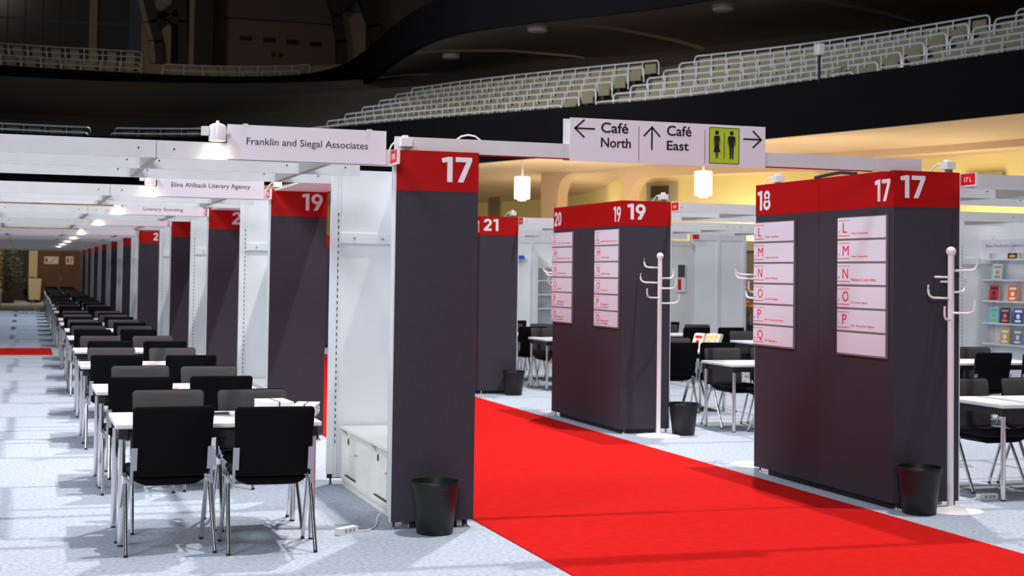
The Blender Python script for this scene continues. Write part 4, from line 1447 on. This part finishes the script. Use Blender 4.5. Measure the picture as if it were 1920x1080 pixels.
def planter(x, y, w, h, lbl, tree):
    t = thing('planter', lbl, 'planter', (x, y, 0), 'planters by the far doors')
    m_ = MB()
    a, b = w / 2, w / 2 * 0.78
    vs = [(x + sx * (b if z == 0 else a), y + sy * (b if z == 0 else a), z) for z in (0, h) for sx, sy in ((-1, -1), (1, -1), (1, 1), (-1, 1))]
    m_.add(vs, [(0, 1, 5, 4), (1, 2, 6, 5), (2, 3, 7, 6), (3, 0, 4, 7), (0, 3, 2, 1), (4, 5, 6, 7)])
    m_.build('pot', CREAM if not tree else DKGREY, t)
    m_ = MB()
    for k in range(90 if not tree else 900):
        if tree:
            rr = random.uniform(0.0, 0.75)
            zz = random.uniform(h, h + 2.3)
            rr *= (1.15 - 0.55 * (zz - h) / 2.3)
            aa = random.uniform(0, 2 * PI)
            p = Vector((x + rr * math.cos(aa), y + rr * math.sin(aa), zz))
            s_ = random.uniform(0.08, 0.16)
        else:
            p = Vector((x + random.uniform(-a, a), y + random.uniform(-a, a), h + random.uniform(0, 0.08)))
            s_ = 0.05
        d = Vector((random.uniform(-1, 1), random.uniform(-1, 1), random.uniform(-.4, 1))).normalized() * s_
        e = d.orthogonal().normalized() * s_ * 0.35
        m_.add([p - e, p + d * 0.6 - e * 1.2, p + d, p + d * 0.6 + e * 1.2], [(0, 1, 2, 3)])
    f_ = m_.build('foliage', LEAF, t)
    f_['kind'] = 'stuff'
    if tree:
        MB().cyl((x, y, h), (x, y, h + 1.6), 0.04, 0.02, 8).build('trunk', BROWNP, t)


planter(-1.77, 65.6, 0.64, 1.12, 'tall cream planter beside the brown double doors', False)
planter(-3.0, 60.5, 0.7, 0.5, 'dark leafy tree in a pot at the far left', True)
place('c', -1.95, 45.5, -1.35, 'lone black chair standing sideways left of the far tables', 'chairs along the left row')
for i, y in enumerate((44.5, 47.2, 50.0, 52.6)):
    table_set(-4.42, y, NUM[i], 'far left-edge row', grp='far left-edge row', near=(0, 1), far=(0, 1))

# sensor on a pole on the gallery front
i = near_idx((17.15, 22.9), LOWC)
c = LOWC[i]
t = thing('sensor_pole', 'white box on a short black pole on the gallery front', 'sensor', (c.x, c.y, 6.7))
MB().cyl((c.x - 0.03, c.y, 6.7), (c.x - 0.03, c.y, 7.45), 0.035, None, 8).build('pole', BLACK, t)
b_ = MB().box(c.x - 0.14, c.x + 0.08, c.y - 0.12, c.y + 0.12, 7.42, 7.72).build('box', WPRINT, t)
bv = b_.modifiers.new('b', 'BEVEL')
bv.width = 0.04
bv.segments = 3

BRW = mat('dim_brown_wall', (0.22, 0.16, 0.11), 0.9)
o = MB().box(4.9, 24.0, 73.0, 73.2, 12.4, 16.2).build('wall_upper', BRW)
o['kind'] = 'structure'
for k in range(4):
    x_ = 9.25 + k * 1.36
    MB().box(x_, x_ + 0.72, 72.96, 73.0, 14.95 - k * 0.03, 15.22 - k * 0.03).build('vent', BLACK, o)
for x_ in (11.1, 11.5):
    MB().box(x_, x_ + 0.25, 72.96, 73.0, 14.1, 14.35).build('number_mark', mat('dim_red', (0.10, 0.02, 0.02), 0.8), o)
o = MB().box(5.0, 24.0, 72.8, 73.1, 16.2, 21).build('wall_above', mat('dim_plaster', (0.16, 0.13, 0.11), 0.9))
o['kind'] = 'structure'
# leaning arched truss with rounded openings
t = thing('arched_truss', 'dark arched truss with rounded openings beside the glazed screen', 'truss', (4, 70, 12))


def lat(x, z):
    return (x, z)


def bandm(pl, w, y, th, name, m_at):
    m_ = MB()
    for (x0, z0), (x1, z1) in zip(pl, pl[1:]):
        d = Vector((x1 - x0, z1 - z0)).normalized()
        n = Vector((-d.y, d.x)) * w / 2
        e = d * w * 0.12
        m_.prism([(x0 + n.x - e.x, z0 + n.y - e.y), (x0 - n.x - e.x, z0 - n.y - e.y), (x1 - n.x + e.x, z1 - n.y + e.y), (x1 + n.x + e.x, z1 + n.y + e.y)], lambda u, v, q: (u, y + q, v), th)
    return m_.build(name, m_at, t)


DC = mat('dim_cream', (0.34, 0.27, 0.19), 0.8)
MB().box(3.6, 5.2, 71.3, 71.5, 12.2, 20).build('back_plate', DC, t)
bandm([(2.9, 18.6), (3.3, 16.9), (3.75, 15.2), (4.05, 14.2), (4.2, 13.0)], 0.26, 70.4, 0.3, 'outer_rib', DC)
bandm([(3.3, 18.8), (3.65, 17.0), (4.1, 15.3), (4.42, 14.2), (4.5, 13.0)], 0.50, 70.5, 0.5, 'chord', STEELD)
bandm([(5.3, 18.8), (5.55, 17.0), (5.75, 15.4), (5.8, 12.8)], 0.50, 70.5, 0.5, 'chord', STEELD)
bandm([(3.9, 15.95), (4.6, 15.65), (5.6, 16.5)], 0.42, 70.52, 0.46, 'cross_web', STEELD)
bandm([(4.2, 15.2), (4.7, 15.75), (5.7, 15.2)], 0.34, 70.52, 0.46, 'cross_web', STEELD)
MB().box(6.1, 6.35, 70.3, 70.6, 12.4, 18.5).build('post', DC, t)
MB().box(6.35, 7.4, 70.3, 70.7, 12.4, 20).build('dark_pier', STEELD, t)
t = thing('arched_truss', 'second dark arched truss rising behind the bend of the upper gallery', 'truss', (15, 70, 12))
bandm([(13.3, 19.2), (13.9, 17.6), (14.35, 16.2), (14.6, 14.8), (14.7, 12.5)], 0.55, 70.0, 0.5, 'chord', STEELD)
bandm([(15.3, 19.2), (15.9, 17.4), (16.5, 15.8), (16.9, 14.0)], 0.7, 70.0, 0.5, 'chord', STEELD)
bandm([(14.3, 16.4), (15.2, 17.3), (15.9, 17.4)], 0.4, 70.02, 0.46, 'cross_web', STEELD)
MB().box(14.6, 16.2, 70.9, 71.1, 12.4, 16.6).build('back_plate', DC, t)
# dark hall beyond the upper gallery at the far left: glazed wall, truss arch, vents
t = thing('glazed_screen', 'dark glazed wall with cream posts above the far upper seats', 'glazing', (-2, 72, 12))
mb2 = MB()
for k in range(13):
    for r in range(3):
        x0 = -9.0 + k * 0.92
        MB().box(x0 + 0.03, x0 + 0.89, 71.50, 71.53, 12.9 + r * 2.3, 15.1 + r * 2.3).build('pane', GLASSD, t)
for x_ in (-4.9, 0.78):
    MB().box(x_, x_ + 0.42, 71.0, 71.45, 12.4, 20).build('post', DC, t)
for k in range(13):
    MB().box(-9.03 + k * 0.92, -8.98 + k * 0.92, 71.47, 71.5, 12.8, 20).build('glazing_bar', STEELD, t)
